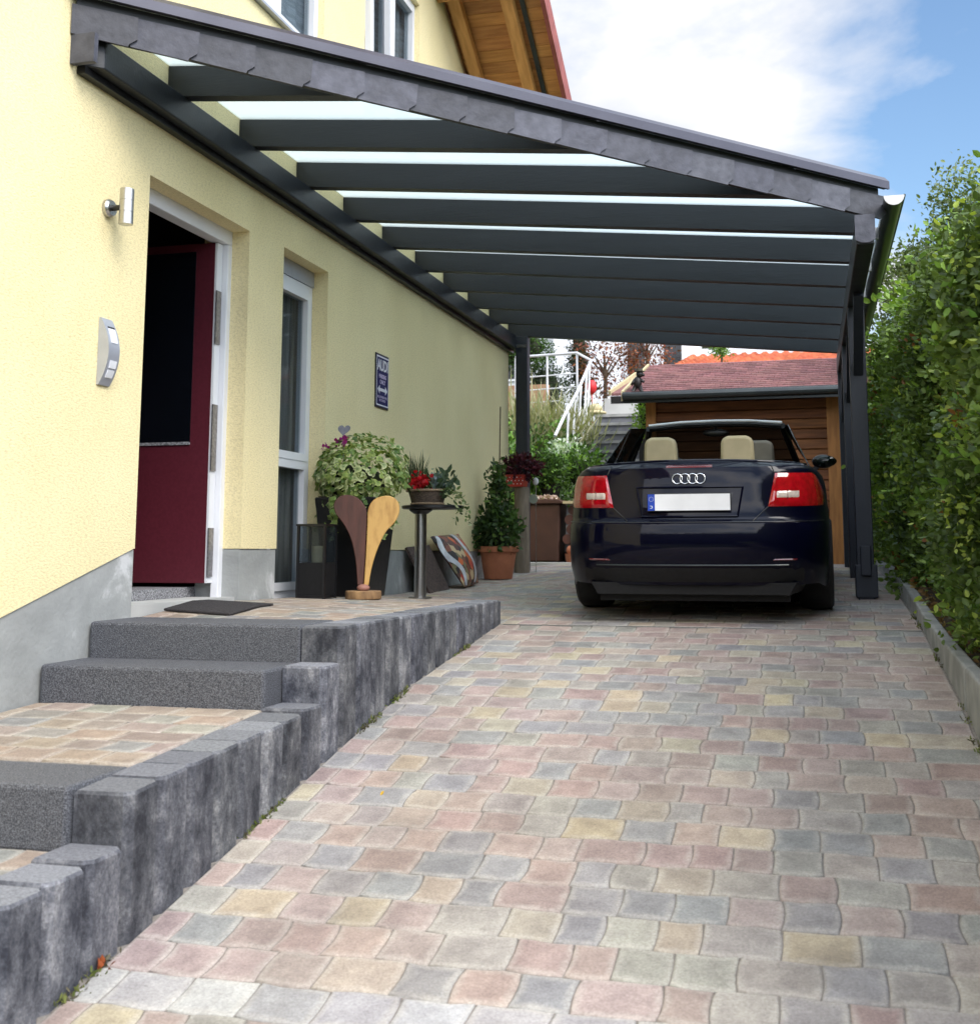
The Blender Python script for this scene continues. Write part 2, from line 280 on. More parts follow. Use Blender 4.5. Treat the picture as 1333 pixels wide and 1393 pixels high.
# ------------------------------------------------------------------ mesh helpers
class MB:
    def __init__(s): s.v = []; s.f = []; s.c = []; s.m = []; s.mi = 0; s.col = (1, 1, 1)
    def add(s, vs, fs):
        o = len(s.v); s.v += [tuple(v) for v in vs]; s.c += [s.col]*len(vs)
        s.f += [tuple(i+o for i in f) for f in fs]; s.m += [s.mi]*len(fs); return s
    def box(s, a, b):
        x0, y0, z0 = a; x1, y1, z1 = b
        return s.add([(x0,y0,z0),(x1,y0,z0),(x1,y1,z0),(x0,y1,z0),(x0,y0,z1),(x1,y0,z1),(x1,y1,z1),(x0,y1,z1)],
                     [(0,3,2,1),(4,5,6,7),(0,1,5,4),(1,2,6,5),(2,3,7,6),(3,0,4,7)])
    def hexa(s, vs):
        return s.add(vs, [(0,3,2,1),(4,5,6,7),(0,1,5,4),(1,2,6,5),(2,3,7,6),(3,0,4,7)])
    def bar(s, a, b, w, h, up=(0, 0, 1)):
        a = Vector(a); b = Vector(b); d = (b-a).normalized(); r = d.cross(Vector(up)).normalized(); u = r.cross(d)
        q = []
        for p in (a, b):
            for (i, j) in ((-1,-1),(1,-1),(1,1),(-1,1)): q.append(p+r*(i*w/2)+u*(j*h/2))
        return s.add(q, [(0,1,2,3),(7,6,5,4),(0,4,5,1),(1,5,6,2),(2,6,7,3),(3,7,4,0)])
    def tube(s, pts, r, n=10, cap=True):
        pts = [Vector(p) for p in pts]; rs = r if isinstance(r, (list, tuple)) else [r]*len(pts)
        vs = []; fs = []
        for i, p in enumerate(pts):
            d = (pts[min(i+1, len(pts)-1)]-pts[max(i-1, 0)]).normalized()
            t = Vector((0, 0, 1)) if abs(d.z) < .95 else Vector((1, 0, 0))
            a = d.cross(t).normalized(); b = d.cross(a)
            for k in range(n):
                an = 2*math.pi*k/n; vs.append(p+(a*math.cos(an)+b*math.sin(an))*rs[i])
        for i in range(len(pts)-1):
            for k in range(n): fs.append((i*n+k, i*n+(k+1) % n, (i+1)*n+(k+1) % n, (i+1)*n+k))
        if cap: fs.append(tuple(range(n))[::-1]); fs.append(tuple((len(pts)-1)*n+k for k in range(n)))
        return s.add(vs, fs)
    def lathe(s, c, prof, n=24, sx=1., sy=1., cap=True):
        vs = []; fs = []
        for r, z in prof:
            for k in range(n):
                an = 2*math.pi*k/n; vs.append((c[0]+r*sx*math.cos(an), c[1]+r*sy*math.sin(an), c[2]+z))
        for i in range(len(prof)-1):
            for k in range(n): fs.append((i*n+k, i*n+(k+1) % n, (i+1)*n+(k+1) % n, (i+1)*n+k))
        if cap: fs.append(tuple(range(n))[::-1]); fs.append(tuple((len(prof)-1)*n+k for k in range(n)))
        return s.add(vs, fs)
    def ell(s, c, r, n=12, m=8, rot=None):
        vs = []; fs = []
        for i in range(m+1):
            ph = math.pi*i/m
            for k in range(n):
                th = 2*math.pi*k/n; p = Vector((r[0]*math.sin(ph)*math.cos(th), r[1]*math.sin(ph)*math.sin(th), r[2]*math.cos(ph)))
                if rot: p = rot @ p
                vs.append(Vector(c)+p)
        for i in range(m):
            for k in range(n): fs.append((i*n+k, (i+1)*n+k, (i+1)*n+(k+1) % n, i*n+(k+1) % n))
        return s.add(vs, fs)
    def prism(s, poly, f):      # poly list of 2d; f(p, k) -> 3d for k=0,1
        n = len(poly)
        return s.add([f(p, 0) for p in poly]+[f(p, 1) for p in poly],
                     [tuple(range(n))[::-1], tuple(range(n, 2*n))]+[(i, (i+1) % n, n+(i+1) % n, n+i) for i in range(n)])
    def grid(s, P, nu, nv):     # P[i][j]
        return s.add([P[i][j] for i in range(nu) for j in range(nv)],
                     [(i*nv+j, i*nv+j+1, (i+1)*nv+j+1, (i+1)*nv+j) for i in range(nu-1) for j in range(nv-1)])

def obj(name, mb, mats, parent=None, smooth=False, bevel=0., fixn=True, origin=None):
    me = bpy.data.meshes.new(name)
    if parent is not None: o0 = parent['_w'] if '_w' in parent else (0, 0, 0)
    else: o0 = origin or (0, 0, 0)
    vs = [(v[0]-o0[0], v[1]-o0[1], v[2]-o0[2]) for v in mb.v]
    me.from_pydata(vs, [], mb.f)
    for m_ in (mats if isinstance(mats, (list, tuple)) else [mats]): me.materials.append(m_)
    if any(mb.m): me.polygons.foreach_set('material_index', mb.m)
    ca = me.color_attributes.new('col', 'FLOAT_COLOR', 'POINT')
    ca.data.foreach_set('color', np.array([(*c, 1.) for c in mb.c], dtype=np.float32).ravel())
    if fixn:
        bm = bmesh.new(); bm.from_mesh(me); bmesh.ops.recalc_face_normals(bm, faces=bm.faces); bm.to_mesh(me); bm.free()
    if smooth:
        me.polygons.foreach_set('use_smooth', [True]*len(me.polygons))
    o = bpy.data.objects.new(name, me); COL.objects.link(o)
    if parent is not None: o.parent = parent
    else: o.location = o0
    if bevel:
        b = o.modifiers.new('bevel', 'BEVEL'); b.width = bevel; b.segments = 2; b.limit_method = 'ANGLE'; b.angle_limit = R(40)
    if smooth and smooth != 'full':
        try: me.set_sharp_from_angle(angle=R(38))
        except Exception: pass
    return o

def thing(name, label, cat, loc, group=None, rot=None):
    o = bpy.data.objects.new(name, None); COL.objects.link(o); o.location = loc
    o['label'] = label; o['category'] = cat
    if group: o['group'] = group
    if rot is None: o['_w'] = list(loc)      # children given in world coordinates
    else: o.rotation_euler = rot             # children given in local coordinates
    o.empty_display_size = .1
    return o
def tag(o, label, cat, group=None):
    o['label'] = label; o['category'] = cat
    if group: o['group'] = group
    return o
def struct(o): o['kind'] = 'structure'; return o
def sub(part):  # let a mesh part act as parent for sub-parts given in the same frame
    return part
def child(name, mb, mats, parent, **k):
    root = parent
    while root.parent is not None: root = root.parent
    if '_w' in root: parent['_w'] = root['_w'] if parent is root else root['_w']
    o = obj(name, mb, mats, None, **k)
    if '_w' in root:
        w = root['_w']
        for v in o.data.vertices: v.co -= Vector(w)
    o.parent = parent
    return o

def mesh_np(name, V, F, colr, material, parent=None, w=(0, 0, 0)):
    """V (n,3) F (m,k) colr (n,3) fast mesh"""
    me = bpy.data.meshes.new(name); k = F.shape[1]
    V = V-np.array(w)
    me.vertices.add(len(V)); me.vertices.foreach_set('co', V.astype(np.float32).ravel())
    me.loops.add(F.size); me.loops.foreach_set('vertex_index', F.astype(np.int32).ravel())
    me.polygons.add(len(F)); me.polygons.foreach_set('loop_start', np.arange(0, F.size, k, dtype=np.int32))
    me.update(calc_edges=True)
    ca = me.color_attributes.new('col', 'FLOAT_COLOR', 'POINT')
    ca.data.foreach_set('color', np.concatenate([colr, np.ones((len(V), 1))], 1).astype(np.float32).ravel())
    me.materials.append(material)
    o = bpy.data.objects.new(name, me); COL.objects.link(o)
    if parent is not None: o.parent = parent
    return o

def unit(a): return a/np.maximum(np.linalg.norm(a, axis=1, keepdims=True), 1e-9)
def leaves(P, D, size, cols, width=.55, fold=.25, up=.0, jit=.6):
    """P leaf bases (n,3), D main directions, size scalar/array, cols (n,3). Returns V,F,C"""
    n = len(P); D = unit(D+RNG.normal(0, jit, (n, 3))+np.array([0, 0, up]))
    S = unit(np.cross(D, RNG.normal(0, 1, (n, 3)))); U = np.cross(S, D)
    sz = (size*RNG.uniform(.65, 1.25, n))[:, None]; w = sz*width*.5
    A = P; T = P+D*sz-U*w*.15
    L1 = P+D*sz*.26+S*w*.86+U*w*fold; L2 = P+D*sz*.66+S*w*.84+U*w*fold*.9; R1 = P+D*sz*.26-S*w*.86+U*w*fold; R2 = P+D*sz*.66-S*w*.84+U*w*fold*.9
    V = np.stack([A, L1, L2, T, R2, R1], 1).reshape(-1, 3)
    i = np.arange(n)*6; F = np.concatenate([np.stack([i, i+1, i+2, i+3], 1), np.stack([i, i+3, i+4, i+5], 1)])
    Cc = np.repeat(cols, 6, 0)
    return V, F, Cc
def merge(parts):
    V = []; F = []; Cc = []; o = 0
    for v, f, c in parts: V.append(v); F.append(f+o); Cc.append(c); o += len(v)
    return np.concatenate(V), np.concatenate(F), np.concatenate(Cc)
def palette(n, cols, wts=None, var=.18):
    cols = np.array(cols); i = RNG.choice(len(cols), n, p=None if wts is None else np.array(wts)/sum(wts))
    return cols[i]*RNG.uniform(1-var, 1+var, (n, 1))
def clumps(Pc, Nc, per, radius, size, cols, out=.8, **k):
    """leaf clumps: centres Pc with outward direction Nc; each leaf of a clump gets about the same colour"""
    n = len(Pc); P = np.repeat(Pc, per, 0)+RNG.normal(0, radius, (n*per, 3)); D = np.repeat(Nc, per, 0)*out
    base = np.repeat(cols, per, 0)*RNG.uniform(.75, 1.25, (n*per, 1))
    return leaves(P, D, size, base, **k)
def blob_points(n, c, r, lumps=6, lump=.25, shell=.55, seed=0):
    g = np.random.default_rng(seed); d = unit(g.normal(0, 1, (n, 3)))
    bumps = unit(g.normal(0, 1, (lumps, 3))); amp = g.uniform(-.5, 1, lumps)*lump
    f = 1+sum(a*np.maximum(0, d@b)**3 for a, b in zip(amp, bumps))
    rad = (shell+(1-shell)*g.uniform(0, 1, n)**.5)*f
    return np.array(c)+d*rad[:, None]*np.array(r), d

# ------------------------------------------------------------------ ground heights (eye height is z = 0)
RY = [-2, 0, 2.2, 3.18, 4.78, 5.65, 7.35, 8.2, 8.96, 10.6, 12.3, 14, 40]; RZ = [-1.95, -1.68, -1.31, -1.14, -.83, -.68, -.483, -.42, -.37, -.26, -.19, -.195, -.20]
LY = [7.35, 8.7, 9.5, 10, 11.5, 12.3, 13.5, 40]; LZ = [-.34, -.36, -.345, -.342, -.29, -.243, -.205, -.20]
EX = -1.975
def zdrive(x, y): return float(np.interp(y, RY, RZ))
def zterr(x, y):
    k = min(1, max(0, (EX-.19-x)/1.06)); f = min(1, max(0, (8.6-y)/3.0))*min(1, max(0, (y-5.11)/.5))
    return -.337+.052*k*f
def zback(x, y):
    t = min(1, max(0, (x+2.95)/.975)); t = t*t*(3-2*t)
    zl = float(np.interp(y, LY, LZ))+ (zterr(x, 7.35)+.34)*max(0, (8.2-y)/.85)
    return zl*(1-t)+zdrive(x, y)*t
def zlow(x, y): return -.70+(y-3.4)*.055

# ------------------------------------------------------------------ paving
PAL = [(.355, .275, .258), (.335, .26, .248), (.385, .312, .285), (.36, .295, .285), (.27, .275, .29), (.29, .295, .305), (.325, .318, .295), (.43, .375, .275), (.405, .36, .30), (.335, .315, .30)]
PW = [3.5, 3, 3, 3, 4.2, 3, 2.2, 2.0, 2, 1.8]
class Stones:
    def __init__(s): s.V = []; s.F = []; s.C = []; s.E = []
    def stone(s, x0, x1, y0, y1, ca, cb, zf, col, lift):
        g = .0016; n = 5; out = []
        # curved cross joints: shared bow ca (left), cb (right)
        def side(x, c, ts): return [(x+c*math.sin(math.pi*t), y0+(y1-y0)*t) for t in ts]
        ts = [.0, .25, .5, .75, 1.]
        Lp = [(x+g, y) for x, y in side(x0, ca, ts)]; Rp = [(x-g, y) for x, y in side(x1, cb, ts)]
        mid = [x0+(x1-x0)*f for f in (.33, .67)]
        wv = s.wave
        bot = [(x, y0+g+wv(x, y0)) for x in mid]; top = [(x, y1-g+wv(x, y1)) for x in reversed(mid)]
        Lp = [(x, y+(g if i == 0 else -g if i == 4 else 0)+wv(x, y0 if i == 0 else y1)*(1 if i in (0, 4) else 0)) for i, (x, y) in enumerate(Lp)]
        Rp = [(x, y+(g if i == 0 else -g if i == 4 else 0)+wv(x, y0 if i == 0 else y1)*(1 if i in (0, 4) else 0)) for i, (x, y) in enumerate(Rp)]
        ring = [Lp[0]]+bot+Rp+top+[Lp[4], Lp[3], Lp[2], Lp[1]]
        cx = sum(p[0] for p in ring)/len(ring); cy = sum(p[1] for p in ring)/len(ring)
        # round the corners
        def pull(p, q): return (p[0]+(cx-p[0])*q, p[1]+(cy-p[1])*q)
        cn = {0, 3, 7, 10}
        ring = [pull(p, .014) if i in cn else p for i, p in enumerate(ring)]
        o = len(s.V); k = len(ring)
        tilt = (random.uniform(-.012, .012), random.uniform(-.012, .012))
        def z(x, y, dz): return zf(x, y)+lift+dz+(x-cx)*tilt[0]+(y-cy)*tilt[1]
        def inset(p, d):
            dx = cx-p[0]; dy = cy-p[1]; q = math.hypot(dx, dy); return (p[0]+dx/q*d, p[1]+dy/q*d)
        r1 = ring; r2 = [inset(p, .0045) for p in ring]; dd = min(.045, .3*min(x1-x0, y1-y0)); r3 = [inset(p, dd) for p in ring]
        r25 = [inset(p, .010) for p in ring]
        s.V += [(x, y, z(x, y, -.022)) for x, y in r1]+[(x, y, z(x, y, -.0025)) for x, y in r1]+[(x, y, z(x, y, -.0003)) for x, y in r2]+[(x, y, z(x, y, .0003)) for x, y in r25]+[(x, y, z(x, y, .001)) for x, y in r3]
        s.E += [1.]*(4*k)+[0.]*k; s.C += [col]*(5*k)
        for a in (0, 1, 2, 3):
            for i in range(k): s.F.append((o+a*k+i, o+a*k+(i+1) % k, o+(a+1)*k+(i+1) % k, o+(a+1)*k+i))
        s.F.append(tuple(o+4*k+i for i in range(k)))
    def wave(s, x, y): return .004*math.sin(x*17+y*5)+.003*math.sin(x*41+y*31)
    def field(s, xa, xb, ya, yb, zf, pitch=.1625, pal=PAL, pw=PW, widths=(.16, .16, .17, .21, .13), dark=1., seed=3, align=None):
        rd = random.Random(seed); y = ya; row = 0
        nrow = max(1, round((yb-ya)/pitch)); pitch = (yb-ya)/nrow
        for row in range(nrow):
            y0 = ya+row*pitch; y1 = y0+pitch; x = xa; xs = [xa]; first = rd.uniform(.07, .16)
            x = xa+first
            while x < xb-.07:
                xs.append(x); x += rd.choice(widths)*rd.uniform(.96, 1.05)
            xs.append(xb)
            if xs[-1]-xs[-2] < .05: xs.pop(-2)
            cs = [0]+[rd.choice((1, -1, 1, 1))*rd.uniform(.001, .011) for _ in xs[1:-1]]+[0]
            for i in range(len(xs)-1):
                c = rd.choices(pal, pw)[0]; f = rd.uniform(.90, 1.10)*dark; c = tuple(q*.86+m*.14 for q, m in zip(c, (.345, .315, .295)))
                c = tuple(min(1, q*f*rd.uniform(.97, 1.03)) for q in c)
                s.stone(xs[i], xs[i+1], y0, y1, cs[i], cs[i+1], zf, c, rd.uniform(-.0015, .0015))
    def build(s, name, m):
        me = bpy.data.meshes.new(name); me.from_pydata(s.V, [], s.F); me.materials.append(m)
        ca = me.color_attributes.new('col', 'FLOAT_COLOR', 'POINT'); ca.data.foreach_set('color', np.array([(*c, 1.) for c in s.C], dtype=np.float32).ravel())
        ea = me.attributes.new('edge', 'FLOAT', 'POINT'); ea.data.foreach_set('value', np.array(s.E, dtype=np.float32))
        me.polygons.foreach_set('use_smooth', [True]*len(me.polygons))
        o = bpy.data.objects.new(name, me); COL.objects.link(o); return o

KX = .635
GREYS = [(.39, .405, .42), (.42, .43, .44), (.365, .38, .395)]
st = Stones()
st.field(EX+.006, KX-.01, -1.5, 2.868, zdrive, seed=5)
st.field(EX+.006, KX-.01, 2.868, 3.03, zdrive, pal=GREYS, pw=[1, 1, 1], widths=(.20, .21), seed=8)
st.field(EX+.006, KX-.01, 3.03, 7.305, zdrive, seed=6)
st.field(EX+.006, KX-.01, 7.345, 8.03, zback, seed=9)
st.field(-3.21, KX-.01, 8.03, 15.6, zback, seed=10)
struct(st.build('driveway', M['paver']))
TP = [(.33, .265, .215), (.31, .26, .225), (.345, .285, .235), (.24, .25, .255), (.27, .265, .245), (.28, .24, .22)]
st = Stones(); st.field(-3.21, EX-.195, 5.115, 7.35, zterr, pal=TP, pw=[3, 3, 2, 2, 2, 2], seed=12)
st.field(-3.21, EX+.006, 7.392, 8.03, zback, pal=TP, pw=[3, 3, 2, 2, 2, 2], seed=13)
struct(st.build('terrace', M['paver']))
st = Stones(); st.field(-3.21, EX-.195, 3.462, 4.385, zlow, pal=TP, pw=[4, 3, 3, 2, 2, 2], seed=14, widths=(.2, .24, .18, .16))
st.field(-3.21, EX-.195, 1.9, 3.1, lambda x, y: -.885+(y-3.1)*.06, pal=TP, pw=[4, 3, 3, 2, 2, 2], seed=15)
struct(st.build('landing', M['paver']))
# bedding under the stones
mb = MB()
def sheet(mb, xa, xb, ys, zf, nx, dz):
    P = [[(xa+(xb-xa)*i/nx, y, zf(xa+(xb-xa)*i/nx, y)+dz) for y in ys] for i in range(nx+1)]
    mb.grid(P, nx+1, len(ys))
sheet(mb, EX-.02, KX+.01, [-1.6+.25*i for i in range(36)]+[7.3], zdrive, 2, -.005)
sheet(mb, -3.22, KX+.01, [7.31+.25*i for i in range(34)], zback, 30, -.005)
sheet(mb, -3.22, EX-.15, [5.0, 5.5, 6, 6.5, 7, 7.38], zterr, 6, -.008)
sheet(mb, -3.22, EX-.15, [3.4, 3.8, 4.2, 4.45], zlow, 2, -.008)
sheet(mb, -3.22, EX-.15, [1.8, 2.4, 3.12], lambda x, y: -.885+(y-3.1)*.06, 2, -.012)
struct(obj('paving_bed', mb, M['bed'], fixn=False))
# terrain sheet to the horizon
gx = [-200, -100, -50, -30, -20, -14, -9, -6, -4.4, -3.9, -3.5, -3.3, -2, .7, .72, 1.5, 3, 6, 12, 30, 60, 120, 200]
gy = [-200, -80, -30, -10, -2, 0, 2, 4, 5, 6, 7, 8, 9, 10, 11, 12, 13, 14, 15, 15.7, 16, 16.8, 17.6, 18.4, 19.2, 20.5, 23, 28, 40, 70, 120, 260]
def zground(x, y):
    if y <= 15.6:
        if .71 < x: return float(np.interp(y, [-200, -2, 3, 5, 7, 9, 12.3, 15.6], [-6, -.95, -.70, -.585, -.47, -.25, -.17, -.2]))
        if x > -3.3: return zdrive(x, y)-.30-(.35 if x < -1.9 and y < 8 else 0)
        return float(np.interp(y, [-200, -2, 12, 15.6], [-6, -2.2, -.6, -.35]))
    if x > .7: return float(np.interp(y, [15.6, 20, 30, 260], [-.2, .4, 1.6, 6]))
    if -3.42 < x: return float(np.interp(y, [15.6, 19, 21, 30, 260], [-.30, 1.4, 2.1, 2.6, 9]))
    return float(np.interp(y, [15.6, 16.8, 19, 21, 30, 260], [-.25, .3, 1.75, 2.1, 2.6, 9]))
mb = MB(); mb.grid([[(x, y, zground(x, y)) for y in gy] for x in gx], len(gx), len(gy))
struct(obj('ground', mb, M['grass'], fixn=False))
mb = MB(); sheet(mb, .70, 3.4, [0, 1, 2, 3, 4, 5, 6, 7, 8, 9, 10, 11, 12, 13, 14], lambda x, y: zground(1, y)+.012, 3, 0)
struct(obj('hedge_bed', mb, M['soil'], fixn=False))

# kerb of concrete edging stones
kr = thing('kerb', 'grey concrete edging between the driveway and the hedge', 'kerb', (KX+.03, 6, -.5))
ky = np.linspace(.5, 12.5, 13)
def ktop(y): return float(np.interp(y, [0, 4.98, 7.03, 8.8, 10.5, 12.5], [-.82, -.543, -.428, -.25, -.16, -.12]))
for i in range(12):
    a, b = ky[i]+.004, ky[i+1]-.004
    m_ = MB(); x0 = KX+random.uniform(-.003, .003); x1 = x0+.065
    m_.hexa([(x0, a, ktop(a)-.75), (x1, a, ktop(a)-.75), (x1, b, ktop(b)-.75), (x0, b, ktop(b)-.75), (x0, a, ktop(a)), (x1, a, ktop(a)), (x1, b, ktop(b)), (x0, b, ktop(b))])
    child('kerb_stone', m_, M['concrete'], kr, bevel=.012)

# slot drain
me_ = MB(); me_.box((-3.21, 7.352, -.75), (EX-.004, 7.389, -.344)); TEND = me_
dr = thing('drain_channel', 'narrow metal slot drain across the driveway behind the car', 'drain', (-.6, 7.33, -.48))
m_ = MB()
def zd(y): return zdrive(0, y)
m_.box((EX+.03, 7.3055, -.60), (KX-.012, 7.3445, zd(7.325)-.022)); child('channel', m_, M['black_matte'], dr)
m_ = MB()
for y0, y1 in ((7.306, 7.311), (7.339, 7.344)): m_.box((EX+.03, y0, zd(7.325)-.02), (KX-.012, y1, zd(7.325)+.001))
x = EX+.04
while x < KX-.03: m_.box((x, 7.311, zd(7.325)-.02), (x+.020, 7.339, zd(7.325)-.0005)); x += .036
child('grate', m_, M['steel'], dr)

# ------------------------------------------------------------------ palisades and steps
pal = thing('retaining_wall', 'weathered grey palisade stones stepping up beside the driveway', 'retaining wall', (EX, 5, -.9))
def palisade(y0, y1, ztop, x1=EX, w=.19, slope=0.):
    m_ = MB(); zb = zdrive(0, y0)-.35; g = .0025
    dx = random.uniform(-.005, .005); c = .024
    xs = (x1-w+dx, x1+dx); tn = random.uniform(.72, 1.25); m_.col = (tn, tn, tn*random.uniform(.97, 1.04))
    poly = [(xs[0], y0+g), (xs[1]-c, y0+g), (xs[1], y0+g+c), (xs[1], y1-g-c), (xs[1]-c, y1-g), (xs[0], y1-g)]
    n = len(poly); tz = ztop+random.uniform(-.003, .003)
    cx = sum(p[0] for p in poly)/n; cy = (y0+y1)/2
    vs = [(x, y, zb) for x, y in poly]+[(x, y, tz-.010+slope*(y-cy)) for x, y in poly]+[(x+(cx-x)*.06, y+(cy-y)*.06, tz+slope*(y-cy)) for x, y in poly]
    fs = [(i, (i+1) % n, n+(i+1) % n, n+i) for i in range(n)]+[(n+i, n+(i+1) % n, 2*n+(i+1) % n, 2*n+i) for i in range(n)]+[tuple(range(2*n, 3*n))]
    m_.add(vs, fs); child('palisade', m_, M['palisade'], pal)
ys = np.linspace(4.725, 7.35, 15)
for a, b in zip(ys[:-1], ys[1:]): palisade(a, b, -.335)
palisade(4.545, 4.725, -.488)
palisade(4.365, 4.545, -.635)
ys = np.linspace(3.14, 4.365, 8)
for a, b in zip(ys[:-1], ys[1:]): palisade(a, b, zlow(0, (a+b)/2)-.002, slope=.055)
ys = np.linspace(1.7, 3.14, 9)
for i, (a, b) in enumerate(zip(ys[:-1], ys[1:])): palisade(a, b, -.868+(b-3.14)*.05)
child('end_slab', TEND, M['palisade'], pal)
stp = thing('garden_steps', 'dark granite block steps climbing to the front door', 'steps', (-2.7, 4.5, -.7))
def block(y0, y1, zt, zb, name='step'):
    m_ = MB(); m_.box((-3.215, y0, zb), (EX-.192, y1, zt)); child(name, m_, M['granite'], stp, bevel=.014)
block(4.73, 5.11, -.330, -.52); block(4.39, 4.725, -.490, -.70); block(3.12, 3.455, -.703, -.90); block(1.7, 1.9, -.96, -1.3)

# ------------------------------------------------------------------ house
WX = -3.22
hs = thing('house', 'pale yellow rendered house with grey plinth and burgundy front door', 'house', (WX-4, 6.2, -.3))
SL = -.5749; YA = 6.2
def zrake(y): return 5.187+SL*(abs(y-YA)+YA-9.92)
def wall_poly(name, outline, holes, x0, depth, material):
    bm = bmesh.new(); edges = []
    for loop in [outline]+holes:
        vs = [bm.verts.new((x0, y, z)) for y, z in loop]
        for i in range(len(vs)): edges.append(bm.edges.new((vs[i], vs[(i+1) % len(vs)])))
    bmesh.ops.triangle_fill(bm, edges=edges, use_beauty=True)
    r = bmesh.ops.extrude_face_region(bm, geom=bm.faces[:])
    bmesh.ops.translate(bm, vec=(-depth, 0, 0), verts=[e for e in r['geom'] if isinstance(e, bmesh.types.BMVert)])
    bmesh.ops.recalc_face_normals(bm, faces=bm.faces)
    me = bpy.data.meshes.new(name); bm.to_mesh(me); bm.free()
    me.materials.append(material); o = bpy.data.objects.new(name, me); COL.objects.link(o)
    for v in me.vertices: v.co -= Vector(hs['_w'])
    o.parent = hs; return o
DY0, DY1, DZ0, DZ1 = 5.08, 6.172, -.285, 1.902
SY0, SY1, SZ1 = 6.64, 7.345, 1.926
W1 = (5.75, 7.18, 3.36, 4.70); W2 = (7.945, 9.22, 3.36, 4.80)
out_ = [(0.06, -1.45), (4.12, -.281), (5.07, .001), (DY0, .001), (DY0, DZ1), (DY1, DZ1), (DY1, .001), (SY0, .0), (SY0, SZ1), (SY1, SZ1), (SY1, 0), (12.35, -.032),
        (12.35, zrake(12.35)), (YA, zrake(YA)), (.06, zrake(.06))]
rect = lambda a, b, c, d: [(a, c), (b, c), (b, d), (a, d)]
wall_poly('wall', out_, [rect(*W1), rect(*W2)], WX, .30, M['render'])
for pl in ([(.06, -3), (DY0, -3), (DY0, -.003), (5.07, -.003), (4.12, -.285), (.06, -1.454)], [(DY1, -1), (SY0, -1), (SY0, -.004), (DY1, -.003)], [(SY1, -1), (12.342, -1), (12.342, -.036), (SY1, -.004)]):
    wall_poly('plinth', pl, [], WX-.007, .28, M['plinth'])
m_ = MB(); m_.box((WX-9, 12.05, -1), (WX-.31, 12.34, 3.75)); m_.box((WX-9, .06, -3), (WX-.31, .35, 3.75)); m_.box((WX-9.3, .06, -3), (WX-9.003, 12.34, 3.75))
child('side_wall', m_, M['render'], hs)
# roof with open timber verge
VX = -2.30; BX = WX-9.8
def roof_slab(name, x0, x1, off0, off1, material, ymin=None, ymax=None, sides=(1, -1), parent=None, col=None):
    m_ = MB()
    for sgn in sides:
        ya = YA; yb = YA+sgn*(7.1)
        if ymin is not None: ya = YA+sgn*(ymin-YA); yb = YA+sgn*(ymax-YA)
        za = zrake(ya); zb = zrake(yb)
        m_.hexa([(x0, ya, za+off0), (x1, ya, za+off0), (x1, yb, zb+off0), (x0, yb, zb+off0), (x0, ya, za+off1), (x1, ya, za+off1), (x1, yb, zb+off1), (x0, yb, zb+off1)])
    return child(name, m_, material, parent or hs)
rf = roof_slab('roof', BX, VX, .045, .16, M['tile_red'])
m_ = MB()
for sgn in (1, -1):          # soffit boards laid across the slope
    n = 58; 
    for i in range(n):
        y0 = YA+sgn*(i*.122); y1 = YA+sgn*(i*.122+.117); c = random.uniform(.75, 1.15); m_.col = (c, c*random.uniform(.92, 1.03), c*.95)
        m_.hexa([(WX+.002, y0, zrake(y0)+.012), (VX-.01, y0, zrake(y0)+.012), (VX-.01, y1, zrake(y1)+.012), (WX+.002, y1, zrake(y1)+.012),
                 (WX+.002, y0, zrake(y0)+.04), (VX-.01, y0, zrake(y0)+.04), (VX-.01, y1, zrake(y1)+.04), (WX+.002, y1, zrake(y1)+.04)])
child('soffit', m_, M['wood_soffit'], rf)
def flying(x0, x1, o0, o1, material, name):
    m_ = MB()
    for sgn in (1, -1):
        ya, yb = YA, YA+sgn*7.05
        m_.hexa([(x0, ya, zrake(ya)+o0), (x1, ya, zrake(ya)+o0), (x1, yb, zrake(yb)+o0), (x0, yb, zrake(yb)+o0), (x0, ya, zrake(ya)+o1), (x1, ya, zrake(ya)+o1), (x1, yb, zrake(yb)+o1), (x0, yb, zrake(yb)+o1)])
    child(name, m_, material, rf)
flying(WX+.06, WX+.17, -.11, .010, M['wood_beam'], 'rafter')
flying(-2.66, -2.55, -.11, .010, M['wood_beam'], 'rafter')
flying(-2.50, -2.455, -.02, .010, M['gutter'], 'trim')
flying(VX+.002, VX+.045, -.05, .20, M['tile_red'], 'verge_tile')
m_ = MB(); m_.box((WX+.002, 9.60, zrake(9.60)-.30), (-2.48, 9.74, zrake(9.67)-.115)); child('purlin', m_, M['wood_beam'], rf)

# front door
dfz = DZ0
frx0, frx1 = WX-.20, WX-.115     # frame depth range
dr_ = MB(); dr_.box((frx0, DY0-.02, dfz), (frx1, DY0+.035, DZ1)); dr_.box((frx0+.035, DY1-.044, dfz-.0), (frx1, DY1+.02, DZ1-.085)); dr_.box((frx0, DY0+.036, DZ1-.085), (frx1, DY1+.019, DZ1+.01))
door = child('door_frame', dr_, M['white'], hs, bevel=.006)
m_ = MB(); m_.box((WX-.28, DY0, -.42), (WX-.03, DY1, DZ0+.008)); child('threshold', m_, M['conc_light'], hs)
